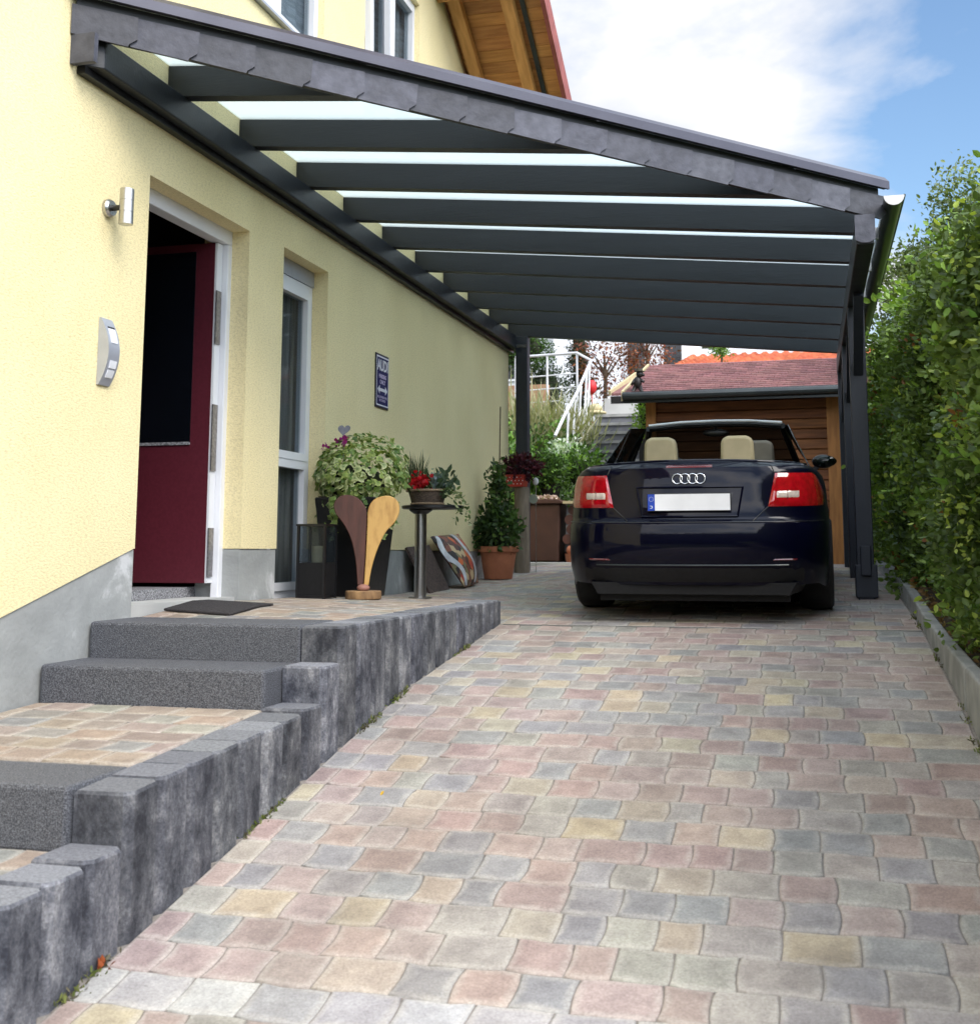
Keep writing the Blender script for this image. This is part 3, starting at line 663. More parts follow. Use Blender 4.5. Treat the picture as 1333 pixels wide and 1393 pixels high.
# open leaf standing inwards, hinge at the far jamb
LY0 = DY1-.115; lt = .07
leaf = MB(); leaf.box((WX-1.12, LY0, dfz+.09), (WX-.165, LY0+lt, DZ1-.09))
lf = child('door', leaf, M['burgundy'], hs)
m_ = MB(); m_.box((WX-1.08, LY0-.006, .62), (WX-.285, LY0-.001, DZ1-.14)); child('door_panel', m_, M['black_glass'], lf)
m_ = MB(); m_.box((WX-1.08, LY0-.010, .605), (WX-.285, LY0-.001, .622)); child('door_trim', m_, M['granite_light'], lf)
m_ = MB(); m_.box((WX-.164, LY0+.004, dfz+.09), (WX-.150, LY0+lt-.004, DZ1-.09)); child('door_edge', m_, M['white'], lf)
for a, b in ((1.20, 1.52), (.45, .84), (-.16, .12)):
    m_ = MB(); m_.box((WX-.149, LY0-.004, a), (WX-.140, LY0+lt-.02, b)); child('hinge', m_, M['lever'], lf)
m_ = MB(); m_.box((WX-1.30, DY0-.3, -.40), (WX-.285, DY1+.25, dfz+.065)); child('step_plinth', m_, M['granite_light'], hs)
# dark hallway
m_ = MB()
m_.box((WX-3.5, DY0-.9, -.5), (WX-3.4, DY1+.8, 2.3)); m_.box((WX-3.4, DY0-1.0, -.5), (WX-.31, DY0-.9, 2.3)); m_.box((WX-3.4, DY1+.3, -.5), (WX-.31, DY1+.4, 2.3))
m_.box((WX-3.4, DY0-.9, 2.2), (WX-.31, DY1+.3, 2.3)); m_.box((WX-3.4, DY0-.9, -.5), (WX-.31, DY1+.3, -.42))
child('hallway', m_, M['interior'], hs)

def window(y0, y1, z0, z1, mull=(), rails=(), inner='curtain', fr=.062, tilt=None, dep=.115):
    fx0, fx1 = WX-dep-.075, WX-dep
    m_ = MB(); m_.box((fx0, y0, z0), (fx1, y0+fr, z1)); m_.box((fx0, y1-fr, z0), (fx1, y1, z1)); m_.box((fx0, y0+fr, z0), (fx1, y1-fr, z0+fr)); m_.box((fx0, y0+fr, z1-fr), (fx1, y1-fr, z1))
    for y in mull: m_.box((fx0, y-.045, z0+fr), (fx1+.004, y+.045, z1-fr))
    w = child('window', m_, M['white'], hs, bevel=.005)
    ysn = [y0+fr]+[v for y in mull for v in (y-.045, y+.045)]+[y1-fr]
    for i in range(0, len(ysn), 2):
        a, b = ysn[i], ysn[i+1]
        zsn = [z0+fr]+[v for z in rails for v in (z-.004, z+.004)]+[z1-fr]
        m2 = MB()
        for z in rails: m2.box((fx0+.01, a, z-.0038), (fx1+.008, b, z+.0038))
        for j in range(0, len(zsn), 2):
            c, d = zsn[j], zsn[j+1]; s_ = .05; X0, X1 = fx0+.02, fx1+.018
            m2.box((X0, a, c), (X1, a+s_, d)); m2.box((X0, b-s_, c), (X1, b, d)); m2.box((X0, a+s_, c), (X1, b-s_, c+s_)); m2.box((X0, a+s_, d-s_), (X1, b-s_, d))
            g = MB(); g.box((fx0+.045, a+s_-.01, c+s_-.01), (fx0+.055, b-s_+.01, d-s_+.01))
            pn = child('pane', g, M['win_glass'], w)
            if tilt == (i//2): pn['_tilt'] = 1
        sa = child('sash', m2, M['white'], w)
    g = MB(); P = []
    for i in range(41):
        yy = y0+.03+(y1-y0-.06)*i/40; P.append([(fx0-.018+.012*math.sin(i*1.3), yy, z0+.02), (fx0-.018+.012*math.sin(i*1.3), yy, z1-.02)])
    g.grid(P, 41, 2); child('curtain' if inner == 'curtain' else 'blind', g, M[inner], w)
    g = MB(); g.box((fx0-.5, y0-.1, z0-.1), (fx0-.45, y1+.1, z1+.1)); child('room_back', g, M['interior'], w)
    return w
window(SY0, SY1, -.33, SZ1-.11, rails=(.585,), inner='curtain')
m_ = MB(); m_.box((WX-.19, SY0, SZ1-.11), (WX-.105, SY1, SZ1-.002)); child('shutter_box', m_, M['alu'], hs)
m_ = MB(); m_.box((WX-.29, SY0, -.45), (WX-.02, SY1, -.331)); child('window_sill', m_, M['conc_light'], hs)
for (a, b, c, d) in (W1, W2):
    window(a, b, c, d, mull=((a+b)/2,), inner='blind', dep=.045)
    m_ = MB(); m_.box((WX-.04, a+.002, c+.002), (WX+.04, b-.002, c+.02)); child('window_sill', m_, M['alu'], hs)
# one upstairs sash stands tilted open into the reveal
a, b, c, d = W2
m_ = MB(); x0 = WX-.03; k = .12
def tl(y, z): return (x0-(.0)+(-.02)+(z-c)*-.0, y, z)
for (ya, yb) in ((a+.10, a+.16), (a+.52, a+.58)):
    m_.hexa([(x0, ya, c+.08), (x0+.05, ya, c+.08), (x0+.05, yb, c+.08), (x0, yb, c+.08), (x0+.02, ya-.10, d-.1), (x0+.07, ya-.10, d-.1), (x0+.07, yb-.10, d-.1), (x0+.02, yb-.10, d-.1)])
child('open_sash', m_, M['white'], hs)

# ------------------------------------------------------------------ wall lamp and intercom
la = thing('wall_lamp', 'round stainless steel up and down light on the yellow wall', 'wall lamp', (WX, 4.725, 1.62))
m_ = MB(); m_.tube([(WX+.001, 4.725, 1.62), (WX+.018, 4.725, 1.62)], .045, 24); m_.tube([(WX+.018, 4.725, 1.62), (WX+.03, 4.725, 1.62)], [.045, .036], 24); child('wall_mount', m_, M['steel'], la, smooth=True)
m_ = MB(); m_.tube([(WX+.03, 4.725, 1.62), (WX+.075, 4.725, 1.62)], .014, 12); child('arm', m_, M['black'], la, smooth=True)
m_ = MB(); m_.lathe((WX+.104, 4.725, 1.62), [(.028, -.085), (.033, -.085), (.033, -.028), (.0315, -.027), (.0315, -.024), (.033, -.023), (.033, .028), (.0315, .029), (.0315, .032), (.033, .033), (.033, .088), (.028, .088)], 32); child('lamp_body', m_, M['steel'], la, smooth=True)
ic = thing('door_intercom', 'slim curved silver door station with call buttons', 'intercom', (WX, 4.75, .92))
def bow(z): t = (z-.925)/.165; return .052*(1-t*t)+.008
def ipan(name, y0, y1, z0, z1, dx, material, par, n=14):
    m_ = MB(); vs = []; fs = []
    for i in range(n+1):
        z = z0+(z1-z0)*i/n; x = WX+bow(z)+dx
        vs += [(WX+.001, y0, z), (x, y0, z), (x, y1, z), (WX+.001, y1, z)]
    for i in range(n):
        for k in range(4): fs.append((i*4+k, i*4+(k+1) % 4, (i+1)*4+(k+1) % 4, (i+1)*4+k))
    fs += [(0, 1, 2, 3), (n*4+3, n*4+2, n*4+1, n*4)]
    m_.add(vs, fs); return child(name, m_, material, par, smooth=True)
ib = ipan('housing', 4.70, 4.79, .765, 1.085, 0, M['alu'], ic)
ipan('name_plate', 4.722, 4.772, .965, 1.035, .003, M['white'], ic, 4)
for z in (.862, .818): ipan('call_button', 4.722, 4.772, z-.018, z+.018, .004, M['white'], ic, 3)
ipan('slot', 4.722, 4.772, 1.037, 1.044, .004, M['black'], ic, 2)

# ------------------------------------------------------------------ parking sign
sg = thing('parking_sign', 'dark blue enamel parking sign on the yellow wall', 'sign', (WX, 8.40, 1.3))
y0, y1, z1 = 8.262, 8.543, 1.511; z0 = z1-.427
m_ = MB(); m_.box((WX+.001, y0, z0), (WX+.010, y1, z1)); bd = child('board', m_, M['black'], sg, bevel=.004)
m_ = MB(); m_.box((WX+.0105, y0+.006, z0+.012), (WX+.012, y1-.006, z1-.012)); child('face', m_, M['sign_blue'], sg)
m_ = MB(); m_.box((WX+.0123, y0+.010, z1-.030), (WX+.0135, y1-.010, z1-.018)); m_.box((WX+.0123, y0+.010, z0+.018), (WX+.0135, y1-.010, z0+.028))
m_.box((WX+.0123, y0+.010, z0+.0285), (WX+.0135, y0+.018, z1-.0305)); m_.box((WX+.0123, y1-.018, z0+.0285), (WX+.0135, y1-.010, z1-.0305)); child('border', m_, M['sign_white'], sg)
def text(s, y, z, size, material, parent, wid=1., bold=0.):
    cu = bpy.data.curves.new('lettering', 'FONT'); cu.body = s; cu.size = size; cu.align_x = 'CENTER'; cu.align_y = 'CENTER'; cu.extrude = .0008; cu.offset = bold
    t = bpy.data.objects.new('tmp', cu); COL.objects.link(t); bpy.context.view_layer.update()
    me = bpy.data.meshes.new_from_object(t.evaluated_get(bpy.context.evaluated_depsgraph_get())); bpy.data.objects.remove(t)
    me.name = 'lettering'; me.materials.clear(); me.materials.append(material)
    o = bpy.data.objects.new('lettering', me); COL.objects.link(o); w = Vector(sg['_w'])
    for v in me.vertices: v.co = Vector((WX+.0133+v.co.z, y+v.co.x*wid, z+v.co.y))-w
    o.parent = parent
yc = (y0+y1)/2
text('AUDI', yc, z1-.094, .120, M['sign_white'], sg, .80, .003)
text('PARKING', yc, z1-.178, .044, M['sign_lilac'], sg, .85, .0015)
text('ONLY', yc, z1-.222, .046, M['sign_lilac'], sg, .95, .0012)
m_ = MB(); za = z1-.282
m_.prism([(yc-.105, za), (yc-.06, za+.034), (yc-.06, za+.012), (yc+.06, za+.012), (yc+.06, za+.034), (yc+.105, za), (yc+.06, za-.034), (yc+.06, za-.012), (yc-.06, za-.012), (yc-.06, za-.034)],
         lambda p, k: (WX+.0123+.0012*k, p[0], p[1])); child('arrow', m_, M['sign_white'], sg)
text('ALL OTHERS WILL', yc, z1-.340, .026, M['sign_lilac'], sg, 1.0, .0004)
text('BE TOWED', yc, z1-.366, .026, M['sign_lilac'], sg, 1.0, .0004)

# ------------------------------------------------------------------ carport
cp = thing('carport', 'anthracite timber carport with opal glass roof and slate edge', 'carport', (-1.4, 8.5, -.3))
XR = .325; ZW = 2.375; SLX = -.0972
def zr(x): return ZW+SLX*(x-WX)            # underside of the rafters
FA = Vector((WX+.002, 4.38)); FB = Vector((.485, 7.17)); FD = (FB-FA).normalized(); FN = Vector((FD.y, -FD.x))
def fx(y): return FA.x+(y-FA.y)*(FB.x-FA.x)/(FB.y-FA.y)
RY0, RDY = 5.207, .791
RH = .165
m_ = MB(); m_.hexa([(WX+.002, 4.42, 2.216), (WX+.105, 4.50, 2.216), (WX+.105, 12.44, 2.216), (WX+.002, 12.44, 2.216), (WX+.002, 4.42, 2.362), (WX+.105, 4.50, 2.362), (WX+.105, 12.44, 2.362), (WX+.002, 12.44, 2.362)])
child('wall_plate', m_, M['anthracite'], cp, bevel=.006)
m_ = MB(); m_.box((WX+.001, 4.44, 2.180), (WX+.045, 12.42, 2.2155)); child('wall_rail', m_, M['black'], cp)
for i in range(10):
    y = RY0+RDY*i; xe = min(.40, fx(y)-.03); xe2 = min(.40, fx(y+.08)-.03)
    m_ = MB(); z0_, z1_ = zr(WX+.003), zr(xe)
    m_.hexa([(WX+.003, y, z0_), (xe, y, z1_), (xe2, y+.08, zr(xe2)), (WX+.003, y+.08, z0_), (WX+.003, y, z0_+RH), (xe, y, z1_+RH), (xe2, y+.08, zr(xe2)+RH), (WX+.003, y+.08, z0_+RH)])
    child('rafter', m_, M['anthracite'], cp)
# opal glass panels between the rafter axes
edges_y = [4.0]+[RY0+RDY*i+.04 for i in range(10)]+[12.62]
edges_y[-2] = RY0+RDY*9+.04
for i in range(len(edges_y)-1):
    a, b = edges_y[i]+.006, edges_y[i+1]-.006
    if b < FA.y+.3: continue
    pts = []
    if a < FA.y: pts = [(WX+.004, FA.y+.03), (fx(b)-.05, b), (WX+.004, b)]
    else:
        xa, xb = min(.47, fx(a)-.05), min(.47, fx(b)-.05)
        pts = [(WX+.004, a), (xa, a)]
        if xa < .47 and xb >= .47:
            yk = FA.y+(.47+.05-FA.x)*(FB.y-FA.y)/(FB.x-FA.x)
            if a < yk < b: pts.append((.47, yk))
        pts += [(xb, b), (WX+.004, b)]
    m_ = MB(); m_.prism(pts, lambda p, k: (p[0], p[1], zr(p[0])+RH+.003+.01*k)); child('glass_panel', m_, M['opal'], cp)
    if i >= 1:
        yy = edges_y[i]; xe = min(.46, fx(yy)-.06)
        m_ = MB(); m_.bar((WX+.01, yy, zr(WX)+RH+.024), (xe, yy, zr(xe)+RH+.024), .06, .018); child('glazing_bar', m_, M['cap'], cp)
# eave beam, posts, braces
m_ = MB(); m_.box((XR, 7.06, 1.815), (XR+.105, 12.5, 1.998)); child('eave_beam', m_, M['anthracite'], cp, bevel=.006)
m_ = MB()
for pts in ([(XR-.006, 1.84), (XR+.03, 1.822), (XR+.075, 1.822), (XR+.111, 1.84), (XR+.111, 1.995), (XR-.006, 1.995)],):
    m_.prism(pts, lambda p, k: (p[0], 7.045+.013*k, p[1]))
m_.col = (.9, .9, .9); child('slate_end', m_, M['slate'], cp)
def post(x0, x1, y0, y1, zb, zt, fin=True):
    m_ = MB(); m_.box((x0, y0, zb), (x1, y1, zt)); p_ = child('post', m_, M['anth_post'], cp, bevel=.006)
    return p_
p1 = post(.327, .447, 8.93, 9.05, -.40, 1.813)
m_ = MB(); m_.box((.312, 8.915, -.36), (.468, 9.065, -.12)); child('post_cover', m_, M['anth_post'], cp, bevel=.006)
m_ = MB(); m_.box((.350, 8.875, -.20), (.425, 8.93, .02)); child('socket_box', m_, M['anth_post'], cp, bevel=.008)
post(.327, .447, 10.62, 10.74, -.28, 1.813); post(.327, .447, 12.24, 12.36, -.22, 1.813)
post(-3.12, -2.985, 12.28, 12.41, -.26, 2.35)
m_ = MB(); m_.box((-3.11, 12.272, 2.22), (-2.995, 12.279, 2.255)); child('bracket', m_, M['steel'], cp)
for y, s_ in ((8.93, -1), (9.05, 1), (10.62, -1), (10.74, 1), (12.24, -1)):
    L_ = .50; m_ = MB(); m_.bar((.387, y-s_*.02, 1.813-L_), (.387, y+s_*L_, 1.81), .07, .07, up=(1, 0, 0)); child('knee_brace', m_, M['anth_post'], cp)
# slate-clad edge and metal cap, running obliquely from the wall to the gutter
def fpt(s_, off, dz):   # s_ distance along, off outward
    p = FA+FD*s_+FN*off; return (p.x, p.y, zr(p.x)+dz)
FL = (FB-FA).length
m_ = MB()
m_.hexa([fpt(0.02, -.06, -.01), fpt(FL-.02, -.06, -.01), fpt(FL-.02, 0, -.01), fpt(0.02, 0, -.01), fpt(0.02, -.06, .165), fpt(FL-.02, -.06, .165), fpt(FL-.02, 0, .165), fpt(0.02, 0, .165)])
child('edge_board', m_, M['anthracite'], cp)
m_ = MB(); n = 17; rd = random.Random(4)
for i in range(n):
    a = FL*i/n-.012; b = FL*(i+1)/n+.022; lo = -.028+rd.uniform(-.004, .004); hi = .118
    c = rd.uniform(.62, 1.3); m_.col = (c, c, c*rd.uniform(.96, 1.05))
    o0, o1 = .004+.0022, .004+.0095
    cut = .035
    poly = [(a, lo+.004), (b-.045, lo-.004), (b-.040, lo+.010), (b-.004, lo+.040), (b+.006*rd.uniform(-1, 1), hi), (a, hi)]
    m_.prism(poly, lambda p, k: fpt(max(0, p[0]), (.003 if k == 0 else (.008 + .014*max(0, min(1, (p[0]-a)/(b-a))))), p[1]))
child('slate_cladding', m_, M['slate'], cp)
m_ = MB(); m_.col = (1, 1, 1)
m_.box((WX+.002, 4.385, 2.206), (WX+.125, 4.415, 2.345)); child('slate_end', m_, M['slate'], cp)
m_ = MB()
prof = [(.004, .166), (.040, .166), (.040, .158), (.056, .158), (.056, .206), (.016, .240), (-.05, .244), (-.05, .186), (.004, .182)]
m_.prism(prof, lambda p, k: fpt(FL+.02 if k else -.0, p[0], p[1])); child('roof_cap', m_, M['cap'], cp)
# gutter
gc = Vector((.545, 2.078)); gr_ = .056
m_ = MB(); vs = []; fs = []; ng = 14; ysg = (6.98, 12.75)
for y in ysg:
    for k in range(ng+1):
        an = math.pi+math.pi*k/ng; vs.append((gc.x+gr_*math.cos(an), y, gc.y+gr_*math.sin(an)-(y-6.98)*.004))
    for k in range(ng, -1, -1):
        an = math.pi+math.pi*k/ng; vs.append((gc.x+(gr_-.004)*math.cos(an), y, gc.y+(gr_-.004)*math.sin(an)-(y-6.98)*.004+.001))
q = 2*(ng+1)
for k in range(q): fs.append((k, (k+1) % q, q+(k+1) % q, q+k))
m_.add(vs, fs); m_.tube([(gc.x+gr_+.004, 6.98, gc.y), (gc.x+gr_+.004, 12.75, gc.y-.023)], .008, 8); gu = child('gutter', m_, M['gutter'], cp, smooth=True)
m_ = MB(); pts = [(gc.x+(gr_+.003)*math.cos(math.pi+math.pi*k/16), gc.y+(gr_+.003)*math.sin(math.pi+math.pi*k/16)) for k in range(17)]
m_.prism(pts, lambda p, k: (p[0], 6.968+.011*k, p[1]+.0)); child('end_cap', m_, M['white_end'], gu)
for y in (7.6, 8.5, 9.4, 10.3, 11.2, 12.1):
    m_ = MB(); m_.box((.45, y, 1.985), (.49, y+.025, 2.06)); child('gutter_bracket', m_, M['steel'], gu)

# ------------------------------------------------------------------ car (local frame: u right, v forward from rear axle, w up)
car = thing('parked_car', 'dark navy convertible parked nose-in under the carport with blank number plate', 'car', (-.735, 8.30, -.415), rot=(R(3.0), 0, 0))
def ci(x, xs, ys): return float(np.interp(x, xs, ys))
PO = [(0, 0), (.25, .004), (.45, .014), (.62, .038), (.74, .075), (.84, .14), (.92, .25), (.97, .42), (1, .75), (1, 1.1), (1, 1.5), (1, 2.0), (1, 2.5), (1, 3.0)]   # rear half plan: u fraction, v offset
NRr = len(PO)
FO = [(1, 1.0), (.985, .72), (.95, .48), (.88, .28), (.76, .14), (.58, .06), (.3, .015), (0, 0)]
TT = [0, .10, .17, .30, .42, .505, .53, .56, .70, .82, .92, .965, 1.0]
AW = [.845, .858, .864, .866, .866, .864, .860, .858, .854, .846, .828, .800, .760]
RV = [-.925, -.955, -.985, -1.0, -1.0, -.985, -.955, -.945, -.930, -.915, -.905, -.895, -.845]
FV = [3.40, 3.50, 3.54, 3.56, 3.55, 3.54, 3.53, 3.52, 3.47, 3.40, 3.30, 3.22, 3.1]
def belt(v): return ci(v, [-1, -.88, -.5, 0, .8, 1.9, 2.1, 2.6, 3.1, 3.5], [1.0, 1.0, .985, .955, .93, .93, .92, .86, .78, .66])
def bottom(v, full):
    w = .20 if -.6 < v < 3.2 else .235
    if full:
        for vc in (0., 2.65):
            d = abs(v-vc)
            if d < .36: w = max(w, .06+math.sqrt(max(0, .36**2-d*d))*.98+.0)
    return w
def ringpts(k):
    t = TT[k]; a = AW[k]; r = RV[k]; f = FV[k]; pts = []
    for uf, vo in PO: pts.append((uf*a, r+vo))
    for v in (2.2, 2.3, 2.4, 2.5, 2.6, 2.7, 2.8, 2.9, 3.0): pass
    half = [p for p in pts if p[1] < -.40]
    for v in [-.36, -.34, -.3, -.22, -.12, 0, .12, .22, .3, .34, .36, .6, 1.0, 1.4, 1.8, 2.1, 2.29, 2.31, 2.35, 2.43, 2.53, 2.65, 2.77, 2.87]: half.append((a*ci(v, [-.4, 0, .5, 2.6, 2.9], [.985, .998, 1, 1, .985]), v))
    for uf, vo in FO[1:]: half.append((uf*a, max(2.9, f-vo)))
    out = []
    for (u, v) in half:
        full = u > .7
        wb = bottom(v, full); wt = belt(v) if u > .4 or v < 0 else belt(v)+.02
        # crown of the lid and hood
        w = wb+t*(wt-wb); out.append((u, v, w))
    return out
HALF = [len([1 for uf, vo in PO if RV[k]+vo < -.40]) for k in range(len(TT))]
hmin = min(HALF); 
def ringfix(k):
    r = ringpts(k); n0 = HALF[k]
    return r[:hmin]+r[n0:]
rings = [ringfix(k) for k in range(len(TT))]
nP = len(rings[0])
m_ = MB(); vs = []
full_rings = []
for r in rings:
    fr = r+[(-u, v, w) for (u, v, w) in reversed(r[1:-1])]
    full_rings.append(fr)
nF = len(full_rings[0]); 
for fr in full_rings: vs += fr
fs = [(k*nF+i, k*nF+(i+1) % nF, (k+1)*nF+(i+1) % nF, (k+1)*nF+i) for k in range(len(TT)-1) for i in range(nF)]
m_.add(vs, fs)
# decks: span between left and right of the top ring
top = rings[-1]
def deck(i0, i1, nb=9, bulge=.02):
    P = []
    for i in range(i0, i1+1):
        u, v, w = top[i]; P.append([(u*(1-2*j/(nb-1)), v-(0), w+bulge*(1-(1-2*j/(nb-1))**2)*min(1, u/.4)) for j in range(nb)])
    m_.grid(P, i1-i0+1, nb)
ir = next(i for i, p in enumerate(top) if p[1] > -.25)
ihood = next(i for i, p in enumerate(top) if p[1] > 2.0)
# rear deck grid built from explicit stations
def deckgrid(vs_, nb=13, z=lambda v: belt(v), bul=.022):
    P = []
    for v in vs_:
        a = np.interp(v, [p[1] for p in top if p[1] < 2.95], [p[0] for p in top if p[1] < 2.95]) if v > top[0][1] else .3
        P.append([(a*(1-2*j/(nb-1)), v, z(v)+bul*(1-(1-2*j/(nb-1))**2)) for j in range(nb)])
    return P
rear_v = [p[1] for p in top[:ir+1]]
deck(0, ir, 13, .020); deck(ihood, nP-1, 13, .05)
body = child('body', m_, M['paint'], car, smooth=True)
bmods = body.modifiers.new('weld', 'WELD'); bmods.merge_threshold = .0008
# seam between bumper and boot lid, lid seams
def rear_surf(u, w, off=.0):
    wn = min(1, max(0, (w-.235)/(1.0-.235))); a = np.interp(wn, TT, AW); r = np.interp(wn, TT, RV)
    v = r+np.interp(abs(u)/a, [p[0] for p in PO[:8]]+[1.0], [p[1] for p in PO[:8]]+[.75])
    return Vector((u, v-off, w))
def strip(pts, r_, material, name, par=None, n=6, off=.001):
    m_ = MB(); m_.tube([rear_surf(u, w, off) for u, w in pts], r_, n); return child(name, m_, material, par or car, smooth=True)
strip([(-.82+.04*i, .628) for i in range(42)], .005, M['black'], 'bumper_seam')
for s_ in (-1, 1):
    strip([(s_*(.487-.012*i), .722-.011*i) for i in range(9)], .0035, M['black'], 'lid_seam')
    strip([(s_*(.527-.003*i), .932+.008*i) for i in range(7)], .0035, M['black'], 'lid_seam', off=.0)
def patch(name, uin, uout, wlo, whi, material, par, off=.012, nu=16, nw=8, th=.03):
    m_ = MB(); A = []; B = []
    for j in range(nw+1):
        w = wlo+(whi-wlo)*j/nw; a, b = uin(w), uout(w)
        A.append([rear_surf(a+(b-a)*i/nu, w, off-(.010 if (i in (0, nu) or j in (0, nw)) else 0)) for i in range(nu+1)])
        B.append([rear_surf(a+(b-a)*i/nu, w, -th) for i in range(nu+1)])
    o = len(m_.v); m_.grid(A, nw+1, nu+1); m_.grid(B, nw+1, nu+1)
    q = (nw+1)*(nu+1); c = nu+1; fs = []
    for i in range(nu): fs += [(i, i+1, q+i+1, q+i), (nw*c+i, nw*c+i+1, q+nw*c+i+1, q+nw*c+i)]
    for j in range(nw): fs += [(j*c, (j+1)*c, q+(j+1)*c, q+j*c), (j*c+nu, (j+1)*c+nu, q+(j+1)*c+nu, q+j*c+nu)]
    m_.f += fs; m_.m += [0]*len(fs)
    return child(name, m_, material, par, smooth=True)
for s_ in (-1, 1):
    inn = lambda w, s_=s_: s_*(.485+.045*(w-.72)/.2); oo = lambda w, s_=s_: s_*np.interp(w, [.72, .8, .9, .93], [.835, .83, .79, .76])
    tl_ = patch('tail_light', inn, oo, .722, .930, M['red_lens'], car, .014, 20, 10)
    patch('reflector', lambda w, s_=s_: s_*.53, lambda w, s_=s_: s_*.685, .768, .826, M['clear_lens'], tl_, .018, 10, 4)
    patch('lamp_divider', lambda w, s_=s_: s_*.600, lambda w, s_=s_: s_*.612, .762, .832, M['dark_red'], tl_, .021, 2, 4)
for s_ in (-1, 1): patch('bumper_reflector', lambda w, s_=s_: s_*.50, lambda w, s_=s_: s_*.66, .385, .405, M['dark_red'], car, .006, 8, 2)
patch('brake_light', lambda w: -.145, lambda w: .145, .972, .990, M['dark_red'], car, .012, 14, 2)
# plate recess, plate, band
rec = MB()
for (u0, w0), (u1, w1) in (((-.335, .848), (.335, .848)), ((.335, .848), (.30, .665)), ((.30, .665), (-.30, .665)), ((-.30, .665), (-.335, .848))):
    rec.tube([rear_surf(u0+(u1-u0)*i/8, w0+(w1-w0)*i/8, .004) for i in range(9)], .007, 6)
child('plate_surround', rec, M['paint'], car, smooth=True)
patch('plate_recess', lambda w: -.30-.035*(w-.665)/.2, lambda w: .30+.035*(w-.665)/.2, .668, .846, M['black'], car, .002, 10, 4, .01)
m_ = MB(); m_.box((-.262, -.962, .697), (.262, -.955, .812)); pl_ = child('number_plate', m_, M['black'], car, bevel=.003)
m_ = MB(); m_.box((-.212, -.9645, .703), (.257, -.9625, .806)); child('plate_face', m_, M['plate'], pl_)
m_ = MB(); m_.box((-.257, -.9645, .703), (-.2125, -.9625, .806)); child('plate_band', m_, M['blue'], pl_)
m_ = MB()
m_.prism([(-.242, .716), (-.232, .716), (-.227, .721), (-.227, .729), (-.232, .734), (-.242, .734), (-.242, .731), (-.234, .731), (-.231, .728), (-.231, .722), (-.234, .719), (-.239, .719), (-.239, .731), (-.242, .731)][:12]+[(-.242, .719)], lambda p, k: (p[0], -.9647-.0013*k, p[1]))
child('plate_letter', m_, M['plate'], pl_); m_ = MB()
for k in range(12):
    an = k*math.pi/6; m_.box((-.2345+.014*math.cos(an)-.0015, -.966, .775+.014*math.sin(an)-.0015), (-.2345+.014*math.cos(an)+.0015, -.9647, .775+.014*math.sin(an)+.0015))
child('star_ring', m_, M['plate'], pl_)
# ring emblem
for k in range(4):
    m_ = MB(); uc_ = -.072+.048*k; n = 28; vs = []; fs = []
    for i in range(n):
        an = 2*math.pi*i/n
        for j in range(8):
            bn = 2*math.pi*j/8; rr_ = .0310+.0040*math.cos(bn); q_ = rear_surf(uc_+rr_*math.cos(an), .902+rr_*math.sin(an), .009+.0008*(k % 2)); vs.append((q_.x, q_.y+.0040*math.sin(bn), q_.z))
    for i in range(n):
        for j in range(8): fs.append((i*8+j, ((i+1) % n)*8+j, ((i+1) % n)*8+(j+1) % 8, i*8+(j+1) % 8))
    m_.add(vs, fs); child('ring_emblem', m_, M['chrome'], car, smooth='full')
# lower bumper valance, exhausts, underbody
patch('valance', lambda w: -.74, lambda w: .74, .242, .355, M['black_matte'], car, .006, 24, 4, .02)
strip([(-.60+.04*i, .362) for i in range(31)], .005, M['gutter'], 'valance_trim')
m_ = MB(); m_.box((-.60, -.80, .125), (.60, 3.2, .26)); m_.prism([(-.64, .25), (-.60, .175), (.60, .175), (.64, .25)], lambda p, k: (p[0]*(1+.12*k), -.90+.34*k, p[1])); child('underbody', m_, M['black_matte'], car)
for u in (-.47, -.39):
    m_ = MB(); m_.tube([(u, -.87, .205), (u, -.70, .205)], .022, 16); child('exhaust', m_, M['black'], car, smooth=True)
# lid edge: bright lip along the rear edge of the boot
m_ = MB(); m_.tube([(u, rear_surf(u, .995).y+.035+.02*abs(u), 1.018-.030*abs(u/.7)**2.2) for u in [-.72+.06*i for i in range(25)]], .009, 8); child('boot_lip', m_, M['paint'], car, smooth=True)
# wheels
for v in (0., 2.65):
    for s_ in (-1, 1):
        uc = s_*.765
        def lw(prof, n=40):
            vs = []; fs = []
            for (r_, u) in prof:
                for k in range(n): an = 2*math.pi*k/n; vs.append((uc+s_*u, v+r_*math.cos(an), .318+r_*math.sin(an)))
            for i in range(len(prof)-1):
                for k in range(n): fs.append((i*n+k, i*n+(k+1) % n, (i+1)*n+(k+1) % n, (i+1)*n+k))
            return vs, fs
        m_ = MB(); m_.add(*lw([(.20, -.105), (.29, -.115), (.312, -.09), (.318, -.04), (.318, .04), (.312, .09), (.29, .112), (.215, .10), (.20, .09), (.20, -.105)])); wh = child('wheel', m_, M['rubber'], car, smooth=True)
        m_ = MB(); m_.add(*lw([(.20, -.10), (.205, .095), (.19, .085), (.18, .03), (.05, .05), (.0, .055)]))
        for q in range(5):
            an = q*2*math.pi/5+.2; c_, sn = math.cos(an), math.sin(an)
            m_.bar((uc+s_*.075, v+.03*c_, .318+.03*sn), (uc+s_*.085, v+.195*c_, .318+.195*sn), .045, .025, up=(1, 0, 0))
        child('rim', m_, M['silver'], wh)
